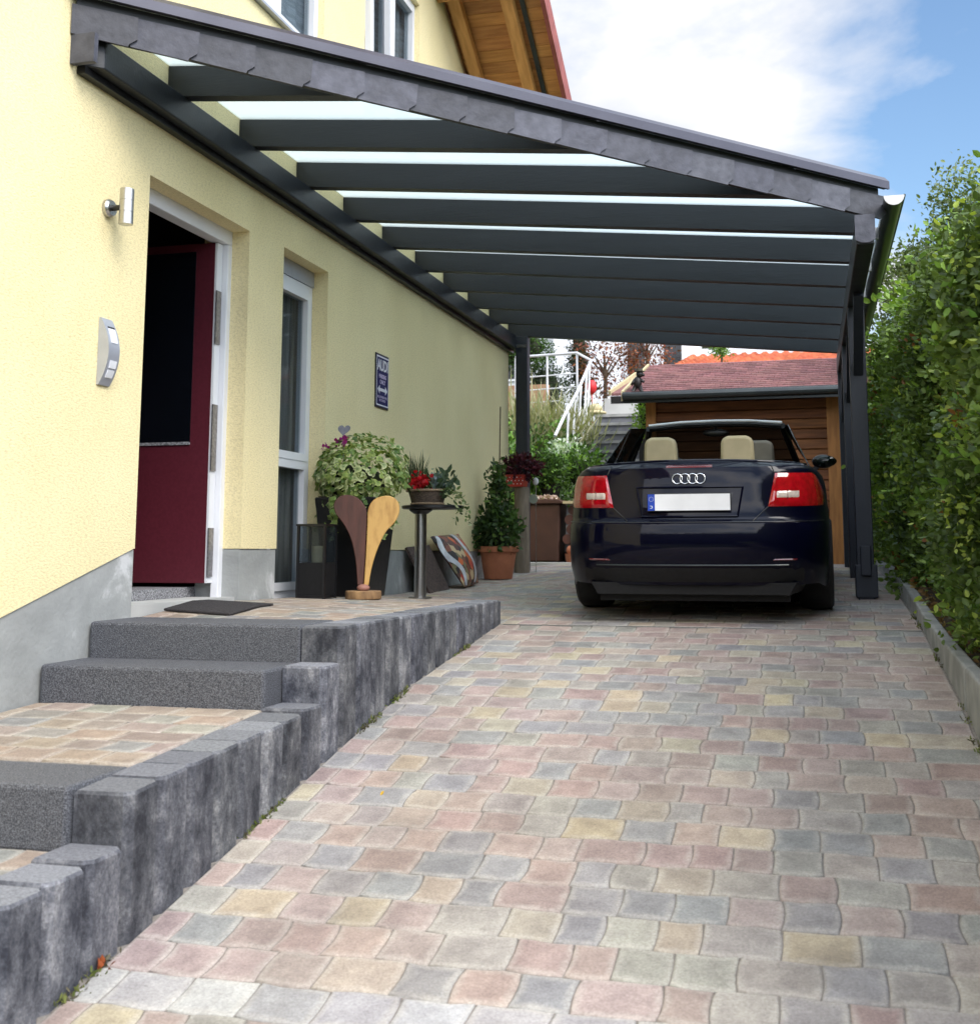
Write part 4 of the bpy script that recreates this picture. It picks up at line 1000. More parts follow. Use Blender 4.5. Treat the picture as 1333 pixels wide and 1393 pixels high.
# cabin tub
m_ = MB()
tub = [(-.62, -.22), (.62, -.22), (.70, .3), (.72, 1.2), (.70, 1.95), (-.70, 1.95), (-.72, 1.2), (-.70, .3)]
m_.add([(u, v, .40) for u, v in tub]+[(u, v, .935 if v < 1.9 else .93) for u, v in tub], [tuple(range(8))]+[(i, (i+1) % 8, 8+(i+1) % 8, 8+i) for i in range(8)])
m_.box((-.66, 1.62, .72), (.66, 1.97, .93))
child('cabin', m_, M['black_matte'], car)
m_ = MB(); m_.prism([(-.66, .90), (-.60, .985), (-.30, 1.0), (.30, 1.0), (.60, .985), (.66, .90)], lambda p, k: (p[0], -.28+.10*k, p[1]-.01)); child('rear_bulkhead', m_, M['black_matte'], car, smooth=True)
def seat(u, v, w, hz, name):
    LM = M['leather'] if name == 'rear' else M['leather_dim']
    m_ = MB(); m_.box((u-.24, v-.02, .45), (u+.24, v+.46, .58)); m_.hexa([(u-.23, v-.02, .50), (u+.23, v-.02, .50), (u+.23, v+.12, .50), (u-.23, v+.12, .50), (u-.19, v-.14, w), (u+.19, v-.14, w), (u+.19, v-.05, w), (u-.19, v-.05, w)])
    s0 = child('seat', m_, LM, car, bevel=.03)
    m_ = MB(); poly = [(-.118, 0), (-.112, .15), (-.10, .185), (-.06, .20), (.06, .20), (.10, .185), (.112, .15), (.118, 0), (.09, -.03), (-.09, -.03)]
    m_.prism(poly, lambda p, k: (u+p[0], v-.17+.10*k, hz-.20+p[1])); child('headrest', m_, LM, s0, bevel=.022, smooth=True)
seat(-.285, .12, .96, 1.205, 'rear'); seat(.255, .12, .96, 1.205, 'rear')
seat(-.37, .95, .98, 1.20, 'front'); seat(.37, .95, .98, 1.20, 'front')
m_ = MB()
vs = []
for i in range(24):
    an = 2*math.pi*i/24; vs.append((-.37+.18*math.cos(an), 1.50-.07*math.sin(an), .92+.17*math.sin(an)))
m_.tube(vs+[vs[0]], .014, 8); child('steering_wheel', m_, M['black'], car, smooth=True)
# windscreen, frame, side windows
hb = [(-.68, 1.95, .945), (-.35, 2.06, .955), (0, 2.09, .957), (.35, 2.06, .955), (.68, 1.95, .945)]
ht = [(-.54, 1.30, 1.335), (-.28, 1.36, 1.36), (0, 1.38, 1.367), (.28, 1.36, 1.36), (.54, 1.30, 1.335)]
m_ = MB(); m_.grid([hb, [tuple((a+b)/2+(.0, .02, .015)[q] for q, (a, b) in enumerate(zip(A, B))) for A, B in zip(hb, ht)], ht], 3, 5); child('windscreen', m_, M['car_glass'], car, smooth=True)
m_ = MB(); m_.tube([hb[0], ht[0]], .028, 8); m_.tube([hb[4], ht[4]], .028, 8); m_.tube([ht[0], ht[1], ht[2], ht[3], ht[4]], .026, 8); child('windscreen_frame', m_, M['black'], car, smooth=True)
m_ = MB(); m_.tube([(a, b-.012, c+.024) for a, b, c in (ht[0], ht[1], ht[2], ht[3], ht[4])], .012, 8); child('header_trim', m_, M['silver'], car, smooth=True)
for s_ in (-1, 1):
    m_ = MB(); m_.hexa([(s_*.775, .62, .93), (s_*.785, 1.70, .93), (s_*.779, 1.70, .93), (s_*.769, .62, .93), (s_*.60, .66, 1.31), (s_*.555, 1.22, 1.335), (s_*.549, 1.22, 1.335), (s_*.594, .66, 1.31)]); child('side_window', m_, M['car_glass'], car)
    m_ = MB(); m_.hexa([(s_*.765, .08, .945), (s_*.775, .60, .935), (s_*.769, .60, .935), (s_*.759, .08, .945), (s_*.645, .42, 1.20), (s_*.602, .64, 1.305), (s_*.596, .64, 1.305), (s_*.639, .42, 1.20)]); child('side_window', m_, M['car_glass'], car)
    m_ = MB(); m_.tube([(s_*.775, .02, .95), (s_*.79, .8, .94), (s_*.79, 1.7, .94)], .008, 6); child('window_trim', m_, M['chrome'], car, smooth=True)
    m_ = MB(); m_.ell((s_*.855, 1.62, 1.045), (.090, .06, .058), 16, 10); m_.bar((s_*.76, 1.64, .965), (s_*.82, 1.63, 1.01), .05, .035); mi_ = child('wing_mirror', m_, M['black'], car, smooth=True)
    m_ = MB(); m_.ell((s_*.88, 1.583, 1.045), (.085, .028, .046), 16, 10); child('mirror_glass', m_, M['car_glass'], mi_, smooth=True)
m_ = MB(); m_.ell((0, 1.42, 1.295), (.11, .02, .032), 16, 8); m_.tube([(0, 1.42, 1.30), (0, 1.40, 1.345)], .01, 6); child('rear_view_mirror', m_, M['black'], car, smooth=True)
# headlights and grille (front, away from the photo's camera)
for s_ in (-1, 1):
    m_ = MB(); m_.ell((s_*.62, 3.33, .62), (.17, .12, .075), 16, 8); child('headlight', m_, M['clear_lens'], car, smooth=True)
m_ = MB(); m_.box((-.30, 3.50, .32), (.30, 3.575, .60)); child('grille', m_, M['black_matte'], car)

# ------------------------------------------------------------------ terrace objects
# doormat by the door
m_ = MB(); P = [(-3.20, 5.33), (-2.78, 5.24), (-2.805, 5.61), (-2.82, 5.80), (-3.20, 5.78), (-3.20, 5.61)]
m_.prism(P, lambda p, k: (p[0], p[1], zterr(p[0], p[1])+.003+.012*k)); o = obj('doormat', m_, M['doormat'], bevel=.004); tag(o, 'thin black doormat lying at the front door threshold', 'doormat')

# sculpture of two wooden spoons forming a V
vy = 7.02; vx = -2.79
vsx = thing('spoon_sculpture', 'wooden sculpture of a dark and a light spoon joined in a heart shape', 'sculpture', (vx, vy, zterr(vx, vy)), rot=(0, 0, .33))
def zs(p): return ((p[0]-518)/5.357*.0049, (1218-p[1])/5.357*.0049+.052)
Lsp = [(300,615),(308,590),(325,567),(350,552),(378,546),(405,546),(435,552),(465,566),(492,588),(515,618),(530,650),(536,685),(535,760),(532,830),(530,900),(528,975),(525,1050),(518,1178),(475,1178),(471,1110),(465,1050),(457,990),(445,930),(430,872),(410,820),(390,782),(370,750),(350,724),(330,700),(313,675),(303,645)]
Rsp = [(540,668),(546,635),(560,605),(580,581),(605,566),(632,557),(662,552),(692,553),(717,562),(738,577),(754,598),(763,625),(764,655),(758,685),(746,715),(728,743),(705,768),(680,792),(660,822),(640,860),(618,912),(600,962),(584,1016),(571,1070),(562,1120),(555,1178),(521,1178),(525,1110),(528,1050),(532,975),(534,900),(537,830),(539,760)]
m_ = MB(); m_.prism([zs(p) for p in Lsp], lambda p, k: (p[0], -.004+.03*k, p[1])); child('dark_spoon', m_, M['spoon_dark'], vsx, bevel=.005, smooth=True)
m_ = MB(); m_.prism([zs(p) for p in Rsp], lambda p, k: (p[0], -.018+.03*k, p[1])); child('light_spoon', m_, M['spoon_light'], vsx, bevel=.005, smooth=True)
m_ = MB(); m_.lathe((.0, .0, .0), [(.112, .002), (.116, .008), (.115, .048), (.110, .054)], 36); child('base', m_, M['log'], vsx, smooth=True)
m_ = MB(); m_.ell((.0, -.012, .072), (.042, .035, .024), 16, 10); child('pebble', m_, M['stone_pink'], vsx, smooth=True)

# black lantern on the floor in front of the side window
lx0, lx1, ly0, ly1 = -3.15, -2.955, 6.78, 6.975; lz = zterr(-3.05, 6.9)
ln = thing('lantern', 'square black metal lantern with glass sides beside the ivy planter', 'lantern', (-3.05, 6.86, lz))
m_ = MB(); t_ = .016
for (x, y) in ((lx0, ly0), (lx1-t_, ly0), (lx0, ly1-t_), (lx1-t_, ly1-t_)): m_.box((x, y, lz), (x+t_, y+t_, lz+.455))
m_.box((lx0-.004, ly0-.004, lz+.455), (lx1+.004, ly1+.004, lz+.468))
m_.box((lx0+.002, ly0+.002, lz+.005), (lx1-.002, ly1-.002, lz+.02)); child('frame', m_, M['black'], ln)
m_ = MB(); m_.box((lx0+.004, ly0+.004, lz+.021), (lx1-.004, ly1-.004, lz+.225)); child('lower_box', m_, M['black_matte'], ln)
m_ = MB()
for y in (ly0+.006, ly1-.009): m_.box((lx0+t_, y, lz+.226), (lx1-t_, y+.003, lz+.454))
for x in (lx0+.006, lx1-.009): m_.box((x, ly0+t_, lz+.226), (x+.003, ly1-t_, lz+.454))
child('glass', m_, M['win_glass'], ln)
m_ = MB(); m_.lathe(((lx0+lx1)/2, (ly0+ly1)/2, lz+.226), [(.035, 0), (.036, .10), (.034, .104)], 20); child('candle', m_, M['leather'], ln, smooth=True)

# tall black planter with variegated ivy, zinc heart and flowers
pz = -.335; pcx, pcy = -2.985, 7.36
pz = zterr(pcx, pcy)+.001
pt = thing('ivy_planter', 'tall black planter overflowing with cream and green variegated ivy', 'potted plant', (pcx, pcy, pz))
def taper(cx_, cy_, z0_, z1_, a, b, m_, n=4):
    m_.hexa([(cx_-a, cy_-a, z0_), (cx_+a, cy_-a, z0_), (cx_+a, cy_+a, z0_), (cx_-a, cy_+a, z0_), (cx_-b, cy_-b, z1_), (cx_+b, cy_-b, z1_), (cx_+b, cy_+b, z1_), (cx_-b, cy_+b, z1_)])
m_ = MB(); taper(pcx, pcy, pz, pz+.66, .155, .215, m_); child('planter', m_, M['black'], pt, bevel=.01)
m_ = MB(); taper(pcx, pcy, pz+.655, pz+.667, .19, .195, m_); child('soil', m_, M['soil'], pt)
def ivy(P, D, size, rng, cream=.75):
    n = len(P); D = unit(D); S = unit(np.cross(D, rng.normal(0, 1, (n, 3)))); U = np.cross(S, D)
    # blade lies roughly facing outwards: axes a (down/along) and b
    a = unit(S); b = U; shape = [(0, -.5), (.32, -.42), (.5, -.05), (.28, .02), (.0, .62), (-.28, .02), (-.5, -.05), (-.32, -.42)]
    sz = size*rng.uniform(.6, 1.25, n)
    V = [P-0*D]; 
    for (q, r_) in shape: V.append(P+a*(q*sz)[:, None]+b*(r_*sz)[:, None]-D*(.12*sz)[:, None])
    V = np.stack(V, 1).reshape(-1, 3); k = len(shape)+1; i = np.arange(n)*k
    F = np.concatenate([np.stack([i, i+1+j, i+1+(j+1) % len(shape)], 1) for j in range(len(shape))])
    g = np.array([[.12, .20, .055], [.18, .27, .075], [.08, .14, .04]])[rng.integers(0, 3, n)]
    cr = np.array([[.66, .68, .40], [.58, .62, .32], [.42, .50, .16]])[rng.integers(0, 3, n)]
    pick = rng.uniform(0, 1, n) < cream; cr = np.where(pick[:, None], cr, g*1.2)
    Cc = np.stack([g]+[cr*(.8 if j % 2 else 1.) for j in range(len(shape))], 1).reshape(-1, 3)
    return V, F, Cc
rg = np.random.default_rng(21)
Pv, Dv = blob_points(1250, (pcx+.0, pcy-.03, .465), (.30, .28, .225), lumps=7, lump=.3, shell=.72, seed=5)
keep = (Pv[:, 2] > .24) ; Pv, Dv = Pv[keep], Dv[keep]
tr = []
for i in range(30):
    an = rg.uniform(-2.9, .3); ex = .22+.05*rg.random(); L_ = rg.uniform(.08, .34); 
    for q in range(int(L_/.022)): tr.append((pcx+ex*math.cos(an)+rg.normal(0, .012), pcy+ex*math.sin(an)+rg.normal(0, .012), .33-q*.022, math.cos(an), math.sin(an)))
tr = np.array(tr); Pa = np.concatenate([Pv, tr[:, :3]]); Da = np.concatenate([Dv*np.array([1, 1, .8])+np.array([0, 0, .25]), np.stack([tr[:, 3], tr[:, 4], 0*tr[:, 3]+.2], 1)])
Da = Da+rg.normal(0, .35, Da.shape)
mesh_np('ivy', *ivy(Pa, Da, .050, rg, .70), M['leaf'], pt, (pcx, pcy, pz))
m_ = MB(); m_.ell((pcx, pcy-.02, .43), (.20, .19, .14), 18, 12)
child('ivy_stems', m_, M['core_stem'], pt)
Pf = np.array([(pcx-.10, pcy-.12, .70), (pcx-.03, pcy-.15, .71), (pcx-.2, pcy-.1, .68), (pcx-.06, pcy-.1, .70)]); Pf = np.repeat(Pf, 9, 0)+rg.normal(0, .014, (36, 3))
v_, f_, c_ = leaves(Pf, np.tile([0, -.5, 1], (36, 1)), .03, palette(36, [(.40, .03, .28), (.30, .02, .22)]), width=.8); mesh_np('blossom', v_, f_, c_, M['leaf'], pt, (pcx, pcy, pz))
ht_ = thing('garden_stake', 'grey zinc heart on a rod stuck in the ivy planter', 'garden stake', (pcx-.06, pcy-.10, .60), rot=(0, 0, .3))
hp = []
for i in range(40):
    t = 2*math.pi*i/40; hp.append((.0026*16*math.sin(t)**3, .0026*(13*math.cos(t)-5*math.cos(2*t)-2*math.cos(3*t)-math.cos(4*t))))
m_ = MB(); m_.prism(hp, lambda p, k: (p[0]+.15*p[1], .0+.006*k, p[1]+.20)); child('heart', m_, M['heart'], ht_)
m_ = MB(); m_.tube([(0, .003, -.1), (0, .003, .17)], .003, 6); child('rod', m_, M['heart'], ht_)

# steel bar table
tx, ty = -2.73, 7.96; tz = -.350
tb = thing('bar_table', 'small high table with steel column and dark glass top', 'table', (tx, ty, tz))
m_ = MB(); m_.lathe((tx, ty, tz), [(.043, 0.0), (.043, .60)], 28); child('column', m_, M['steel'], tb, smooth=True)
m_ = MB(); m_.lathe((tx, ty, tz+.60), [(.05, 0), (.085, .025), (.085, .034)], 28); child('collar', m_, M['black'], tb, smooth=True)
m_ = MB(); m_.lathe((tx+.085, ty+.02, tz+.635), [(.218, 0), (.225, .004), (.225, .020), (.218, .024)], 48); child('tabletop', m_, M['black'], tb, smooth=True)
m_ = MB(); m_.lathe((tx, ty, tz-.005), [(.085, .0), (.085, .012)], 28); child('foot_plate', m_, M['steel'], tb, smooth=True)
ttz = tz+.635+.024
# basket arrangement
bx, by = tx+.05, ty+.0
bk = thing('flower_basket', 'oval wicker basket with grasses, red blooms and trailing ivy on the bar table', 'flower basket', (bx, by, ttz))
m_ = MB(); m_.lathe((bx, by, ttz), [(.115, .002), (.118, .012), (.13, .06), (.142, .10), (.146, .106)], 32, sx=1., sy=.75); child('basket', m_, M['wicker'], bk, smooth=True)
m_ = MB(); vs = [(bx+.146*math.cos(a_), by+.11*math.sin(a_), ttz+.108) for a_ in [2*math.pi*i/32 for i in range(33)]]; m_.tube(vs, .009, 8)
vs = [(bx+.12*math.cos(a_), by+.09*math.sin(a_), ttz+.012) for a_ in [2*math.pi*i/32 for i in range(33)]]; m_.tube(vs, .008, 8)
m_.tube([(bx-.145, by-.035, ttz+.10), (bx-.13, by-.05, ttz+.135), (bx-.105, by-.065, ttz+.145), (bx-.08, by-.08, ttz+.135), (bx-.07, by-.09, ttz+.105)], .010, 8); child('rim_and_handle', m_, M['wicker_light'], bk, smooth=True)
parts = []
n = 150; P = np.array((bx-.09, by+.02, ttz+.09))+rg.normal(0, .02, (n, 3)); parts.append(leaves(P, np.tile([-.25, 0, 1.2], (n, 1)), .25, palette(n, [(.06, .08, .04), (.09, .10, .06)]), width=.03, jit=.32))
n = 90; P = np.array((bx+.10, by, ttz+.13))+rg.normal(0, .045, (n, 3)); parts.append(leaves(P, np.tile([.4, -.3, .9], (n, 1)), .075, palette(n, [(.07, .11, .07), (.10, .14, .10), (.05, .08, .04)]), width=.5))
n = 40; P = np.array((bx+.06, by, ttz+.17))+rg.normal(0, .035, (n, 3)); parts.append(leaves(P, np.tile([.2, -.3, 1.], (n, 1)), .06, palette(n, [(.34, .40, .46), (.26, .33, .36)]), width=.6))
n = 60; P = np.array((bx-.01, by, ttz+.12))+rg.normal(0, .05, (n, 3)); parts.append(leaves(P, np.tile([0, -.3, 1.], (n, 1)), .05, palette(n, [(.05, .09, .03), (.03, .06, .02)]), width=.6))
tp = []
for (ax, ay, L_) in ((.18, -.05, .22), (.22, .0, .28), (.15, -.08, .26), (.24, -.03, .14), (.20, .04, .2)):
    for q in range(int(L_/.014)): s_ = q*.014; tp.append((bx+ax*.8+min(.12, s_*.9)+rg.normal(0, .008), by+ay+rg.normal(0, .008), ttz+.11-max(0, s_-.03)*1.05))
tp = np.array(tp); parts.append(leaves(tp, np.tile([.5, -.3, -.1], (len(tp), 1)), .042, palette(len(tp), [(.14, .20, .07), (.08, .12, .05), (.30, .33, .18)]), width=.5, jit=.8))
v_, f_, c_ = merge(parts); mesh_np('foliage', v_, f_, c_, M['leaf'], bk, (bx, by, ttz))
n = 160; P = np.array((bx-.03, by-.08, ttz+.17))+rg.normal(0, 1, (n, 3))*np.array((.030, .022, .024)); v_, f_, c_ = leaves(P, P-np.array((bx-.03, by, ttz+.14)), .028, palette(n, [(.55, .012, .02), (.38, .008, .012)]), width=.9); mesh_np('blossom', v_, f_, c_, M['leaf_dull'], bk, (bx, by, ttz))

# woven mat leaning on the wall
m_ = MB(); z_ = -.357
m_.hexa([(-2.99, 8.92, z_), (-2.97, 8.92, z_), (-2.99, 9.50, z_+.01), (-3.01, 9.50, z_+.01), (-3.205, 8.95, z_+.36), (-3.187, 8.95, z_+.37), (-3.187, 9.52, z_+.39), (-3.205, 9.52, z_+.38)])
o = obj('woven_mat', m_, M['mat_dark'], origin=(-3.05, 9.0, -.35)); tag(o, 'dark brown woven mat leaning on the wall behind the bar table', 'mat')

# cushion leaning on the wall
cu = thing('cushion', 'patterned square cushion with silver bands leaning on the wall', 'cushion', (-3.08, 10.1, -.33))
A = Vector((-2.90, 9.62, -.335)); B = Vector((-2.98, 10.32, -.315)); Cc_ = Vector((-3.17, 10.30, .13)); D_ = Vector((-3.17, 9.50, .10))
def cq(u, v): return (A*(1-u)+B*u)*(1-v)+(D_*(1-u)+Cc_*u)*v
nrm = (B-A).cross(D_-A).normalized()
if nrm.x < 0: nrm = -nrm
def cth(u, v): return .10*(max(0, math.sin(math.pi*u))*max(0, math.sin(math.pi*v)))**.6
m_ = MB(); n = 16
m_.grid([[cq(i/n, j/n)+nrm*(cth(i/n, j/n)+.01) for j in range(n+1)] for i in range(n+1)], n+1, n+1); m_.grid([[cq(i/n, j/n)-nrm*(cth(i/n, j/n)*.3) for j in range(n+1)] for i in range(n+1)], n+1, n+1)
child('cover', m_, M['pillow'], cu, smooth='full')
m_ = MB()
for u0, u1 in ((.02, .10), (.50, .62)):
    m_.grid([[cq(u0+(u1-u0)*i/3+.06*math.sin(j/n*7), .02+.96*j/n)+nrm*(cth(u0+(u1-u0)*i/3+.06*math.sin(j/n*7), .02+.96*j/n)+.014) for j in range(n+1)] for i in range(4)], 4, n+1)
child('band', m_, M['pillow_band'], cu, smooth='full')

# terracotta pot with climbing plant
px_, py_ = -3.01, 11.15; pz_ = -.298
tpot = thing('climbing_plant', 'green climber on a cane in a terracotta pot at the house corner', 'potted plant', (px_, py_, pz_))
m_ = MB(); m_.lathe((px_, py_, pz_), [(.135, 0), (.14, .01), (.178, .25), (.182, .262), (.20, .265), (.205, .275), (.205, .315), (.198, .32), (.18, .32), (.172, .30)], 36, cap=True); child('pot', m_, M['terracotta'], tpot, smooth=True)
m_ = MB(); m_.lathe((px_, py_, pz_+.29), [(.168, 0), (.17, .004)], 24); child('soil', m_, M['soil'], tpot)
m_ = MB(); m_.tube([(px_, py_, pz_+.29), (px_+.02, py_, 1.42)], .006, 6); child('cane', m_, M['bark'], tpot)
Pc, Dc = blob_points(120, (px_, py_-.02, .17), (.21, .2, .19), lumps=5, lump=.4, shell=.4, seed=8)
P2 = np.stack([px_+rg.normal(0, .05, 60)*(1.2-np.linspace(0, 1, 60)), py_+rg.normal(0, .05, 60), np.linspace(.25, .80, 60)], 1)
P3 = np.concatenate([Pc, P2]); D3 = np.concatenate([Dc, rg.normal(0, 1, (60, 3))])
v_, f_, c_ = clumps(P3, unit(D3), 9, .035, .062, palette(len(P3), [(.045, .085, .025), (.07, .13, .035), (.12, .20, .05), (.03, .055, .02)], [4, 3, 1.5, 3]), width=.6); mesh_np('leaves', v_, f_, c_, M['leaf'], tpot, (px_, py_, pz_))
m_ = MB(); m_.ell((px_, py_, .1), (.10, .10, .10), 12, 8); m_.tube([(px_, py_, .0), (px_+.01, py_, .7)], .012, 6); child('stems', m_, M['core_stem'], tpot)

# wooden stump post with a red planter
sx_, sy_ = -3.00, 12.08
m_ = MB(); m_.lathe((sx_, sy_, -.26), [(.085, 0), (.082, .3), (.08, .90), (.076, .915)], 20); o = obj('wooden_post', m_, M['post_wood'], smooth=True, origin=(sx_, sy_, -.26)); tag(o, 'round weathered wooden post carrying the red planter', 'post')
rp_ = thing('red_planter', 'red dotted planter with dark purple foliage on the wooden post', 'planter', (sx_-.05, sy_-.02, .655))
X0, Y0, Z0 = sx_-.06, sy_-.02, .656
m_ = MB(); taper(X0, Y0, Z0, Z0+.13, .10, .115, m_); rpp = child('pot', m_, M['red_pot'], rp_, bevel=.008)
m_ = MB()
for r_ in range(3):
    for q in range(5): m_.ell((X0-.08+.04*q+(.02 if r_ % 2 else 0), Y0-.104-.005*r_, Z0+.03+.035*r_), (.006, .003, .006), 8, 6)
child('dots', m_, M['plate'], rpp)
Pc, Dc = blob_points(170, (X0+.05, Y0, Z0+.21), (.21, .17, .12), shell=.3, seed=4)
v_, f_, c_ = clumps(Pc, Dc, 5, .02, .055, palette(170, [(.06, .010, .022), (.035, .008, .016), (.10, .02, .035)]), width=.5); mesh_np('foliage', v_, f_, c_, M['leaf_dull'], rp_, (sx_-.05, sy_-.02, .655))
gs = thing('glass_ball_stake', 'thin rod with a white ball and pale disc beside the wooden post', 'garden stake', (-2.86, 12.15, -.25))
m_ = MB(); m_.tube([(-2.86, 12.15, -.25), (-2.86, 12.15, .70)], .004, 6); child('rod', m_, M['steel'], gs)
m_ = MB(); m_.ell((-2.86, 12.14, .72), (.032, .032, .042), 14, 10); child('ball', m_, M['plate'], gs, smooth=True)
m_ = MB(); m_.tube([(-2.885, 12.12, .53), (-2.885, 12.13, .53)], .05, 20); child('disc', m_, mat('pale_disc', (.30, .33, .27), None, 9), gs)

# brown bin with a potted shrub on top
bnx, bny, bnz = -3.37, 14.95, -.20
bn = thing('waste_bin', 'brown plastic wheelie bin standing behind the wooden post', 'bin', (bnx, bny, bnz))
m_ = MB(); taper(bnx, bny, bnz+.03, bnz+.78, .195, .225, m_); child('bin_body', m_, M['brown_plastic'], bn, bevel=.02)
m_ = MB(); m_.prism([(-.26, .0), (-.26, .035), (-.21, .055), (.21, .055), (.26, .035), (.26, .0)], lambda p, k: (bnx+p[0], bny-.26+.52*k, bnz+.78+p[1])); child('lid', m_, M['brown_plastic'], bn, bevel=.01)
for s_ in (-1, 1):
    m_ = MB(); m_.tube([(bnx+s_*.20, bny+.22, bnz+.09), (bnx+s_*.25, bny+.22, bnz+.09)], .09, 18); child('wheel', m_, M['rubber'], bn, smooth=True)
n = 420; P = np.stack([bnx-.05+RNG.uniform(-.2, .2, n), bny-.12+RNG.uniform(-.12, .08, n), bnz+.838+RNG.uniform(0, .03, n)], 1)
v_, f_, c_ = leaves(P, np.tile([0, 0, .3], (n, 1)), .045, palette(n, [(.60, .46, .42), (.48, .32, .28), (.66, .56, .52)]), width=.8)
o = mesh_np('fallen_petals', v_, f_, c_, M['leaf_dull'], None, (bnx, bny, bnz+.84)); o.location = (bnx, bny, bnz+.84); tag(o, 'heap of pale pink petals lying on the brown bin lid', 'petals')

def bush(name, label, cat, c, r, n, per, size, cols, wts=None, seed=0, lump=.35, shell=.45, mt='leaf', group=None, width=.5, core=.62, stem=None, up=0., crad=.05):
    base = (c[0], c[1], c[2]-r[2])
    t = thing(name, label, cat, base, group)
    Pc, Dc = blob_points(n, c, r, lumps=9, lump=lump, shell=shell, seed=seed)
    v_, f_, c_ = clumps(Pc, Dc, per, crad, size, palette(n, cols, wts, .3), width=width, up=up); mesh_np('crown' if stem else 'foliage', v_, f_, c_, M[mt], t, base)
    if core:
        m_ = MB(); m_.ell(c, tuple(q*core for q in r), 14, 10); child('dark_core', m_, M['core_stem'], t)  # solid dark core added inside the leaves to block light
    if stem:
        m_ = MB(); m_.tube([(c[0], c[1], stem[0]), (c[0]+.03, c[1], c[2]-.3*r[2]), (c[0], c[1], c[2]+.4*r[2])], [stem[1], stem[1]*.7, stem[1]*.3], 10)
        for q in range(6):
            an = q*1.05; m_.tube([(c[0], c[1], c[2]-.4*r[2]+q*.05), (c[0]+.6*r[0]*math.cos(an), c[1]+.6*r[1]*math.sin(an), c[2]+.3*r[2])], [stem[1]*.5, stem[1]*.15], 6)
        child('trunk', m_, M['bark'], t)
    return t
GD = [(.035, .07, .018), (.06, .12, .03), (.10, .20, .045), (.20, .34, .07)]
tb_ = bush('potted_shrub', 'leafy green shrub in a black pot standing on the brown bin', 'potted plant', (-3.44, 15.05, 1.00), (.27, .22, .25), 300, 8, .065, GD, [4, 4, 3, 1.5], seed=31)
m_ = MB(); m_.lathe((-3.36, 15.07, .637), [(.12, 0), (.155, .20), (.165, .22)], 24); child('pot', m_, M['black_matte'], tb_, smooth=True)
# dark log pile corner and small clay pot right of the bin
m_ = MB(); lg = random.Random(2)
lp = thing('log_pile', 'dark stack of split logs between the bin and the car', 'log pile', (-2.8, 14.9, -.2))
for i in range(4):
    for j in range(6):
        m_.tube([(-3.03+.15*i+.05*(j % 2)+lg.uniform(-.02, .02), 14.7, -.13+j*.125), (-3.03+.15*i+.05*(j % 2), 15.05, -.13+j*.125)], .066, 9)
child('logs', m_, M['spoon_dark'], lp)
m_ = MB(); m_.box((-3.09, 14.62, .575), (-2.42, 15.08, .61)); child('cover_board', m_, M['ochre'], lp)
m_ = MB(); m_.lathe((-2.96, 14.5, -.19), [(.05, 0), (.075, .12), (.08, .125)], 20); m_.ell((-2.96, 14.5, -.02), (.06, .06, .06), 14, 10); o = obj('clay_pot', m_, M['terracotta'], smooth=True, origin=(-2.96, 14.5, -.19)); tag(o, 'small clay pot with a ball on the ground beside the log pile', 'pot')
m_ = MB(); m_.box((-4.4, 14.30, -.4), (-2.3, 14.38, -.172)); o = obj('edging', m_, M['conc_light'], bevel=.01, origin=(-3.4, 14.34, -.3)); tag(o, 'pale concrete edging strip in front of the brown bin', 'edging')

# ------------------------------------------------------------------ garden stairs, railing, walls behind
gst = thing('garden_stairs', 'grey concrete stairs climbing the garden between shrubs and shed', 'stairs', (-2.8, 17, -.2))
ns = 14
for i in range(ns):
    y0 = 15.15+.28*i; z1_ = -.2+.172*(i+1)
    m_ = MB(); m_.box((-3.40, y0, z1_-.5), (-2.15, y0+.30, z1_-.045)); child('riser', m_, M['conc_step'], gst)
    m_ = MB(); m_.box((-3.42, y0-.03, z1_-.045), (-2.13, y0+.285, z1_)); child('tread', m_, mats if False else M['concrete'], gst)
rl = thing('railing', 'white metal handrail beside the garden stairs', 'railing', (-3.52, 16.5, 1.))
def zst(y): return -.2+.614*(y-15.15)
m_ = MB(); hr = [(-3.55, 16.3, 1.62), (-3.5, 16.8, 2.0), (-3.48, 17.6, 2.42), (-3.46, 18.75, 3.12), (-3.75, 19.0, 3.30), (-4.9, 19.3, 3.32)]
m_.tube(hr, .024, 8); child('handrail', m_, M['white_metal'], rl, smooth=True)
for (y, dz) in ((16.9, .95), (17.4, .95), (17.9, .9), (18.4, .9), (18.7, .9)):
    m_ = MB(); zt = np.interp(y, [p[1] for p in hr[:4]], [p[2] for p in hr[:4]]); m_.tube([(-3.5, y, zt-1.0), (-3.48, y, zt)], .018, 6)
    m_.tube([(-3.5, y-.25, zt-1.1), (-3.48, y+.1, zt-.02)], .012, 6); child('baluster', m_, M['white_metal'], rl)
m_ = MB()
for z in (2.5, 2.72, 2.95): m_.tube([(-3.75, 19.0, z), (-4.9, 19.3, z)], .012, 6)
for x in (-3.75, -4.3, -4.9): m_.tube([(x, 19.0+(-3.75-x)*.26, 1.8), (x, 19.0+(-3.75-x)*.26, 3.3)], .02, 6)
child('cross_bar', m_, M['white_metal'], rl)
m_ = MB(); m_.box((-3.5, 20.2, 1.6), (.8, 20.4, 2.66)); o = obj('garden_wall', m_, M['conc_light'], origin=(-2, 20.3, 1.6)); tag(o, 'pale concrete garden wall at the top of the stairs', 'wall')
m_ = MB(); m_.ell((-3.55, 19.6, 2.40), (.13, .13, .10), 14, 8); m_.ell((-3.55, 19.6, 2.33), (.20, .20, .05), 14, 8); o = obj('ochre_bowl', m_, M['ochre'], smooth='full', origin=(-3.4, 19.6, 2.3)); tag(o, 'ochre stone bowl at the top of the garden stairs', 'bowl')
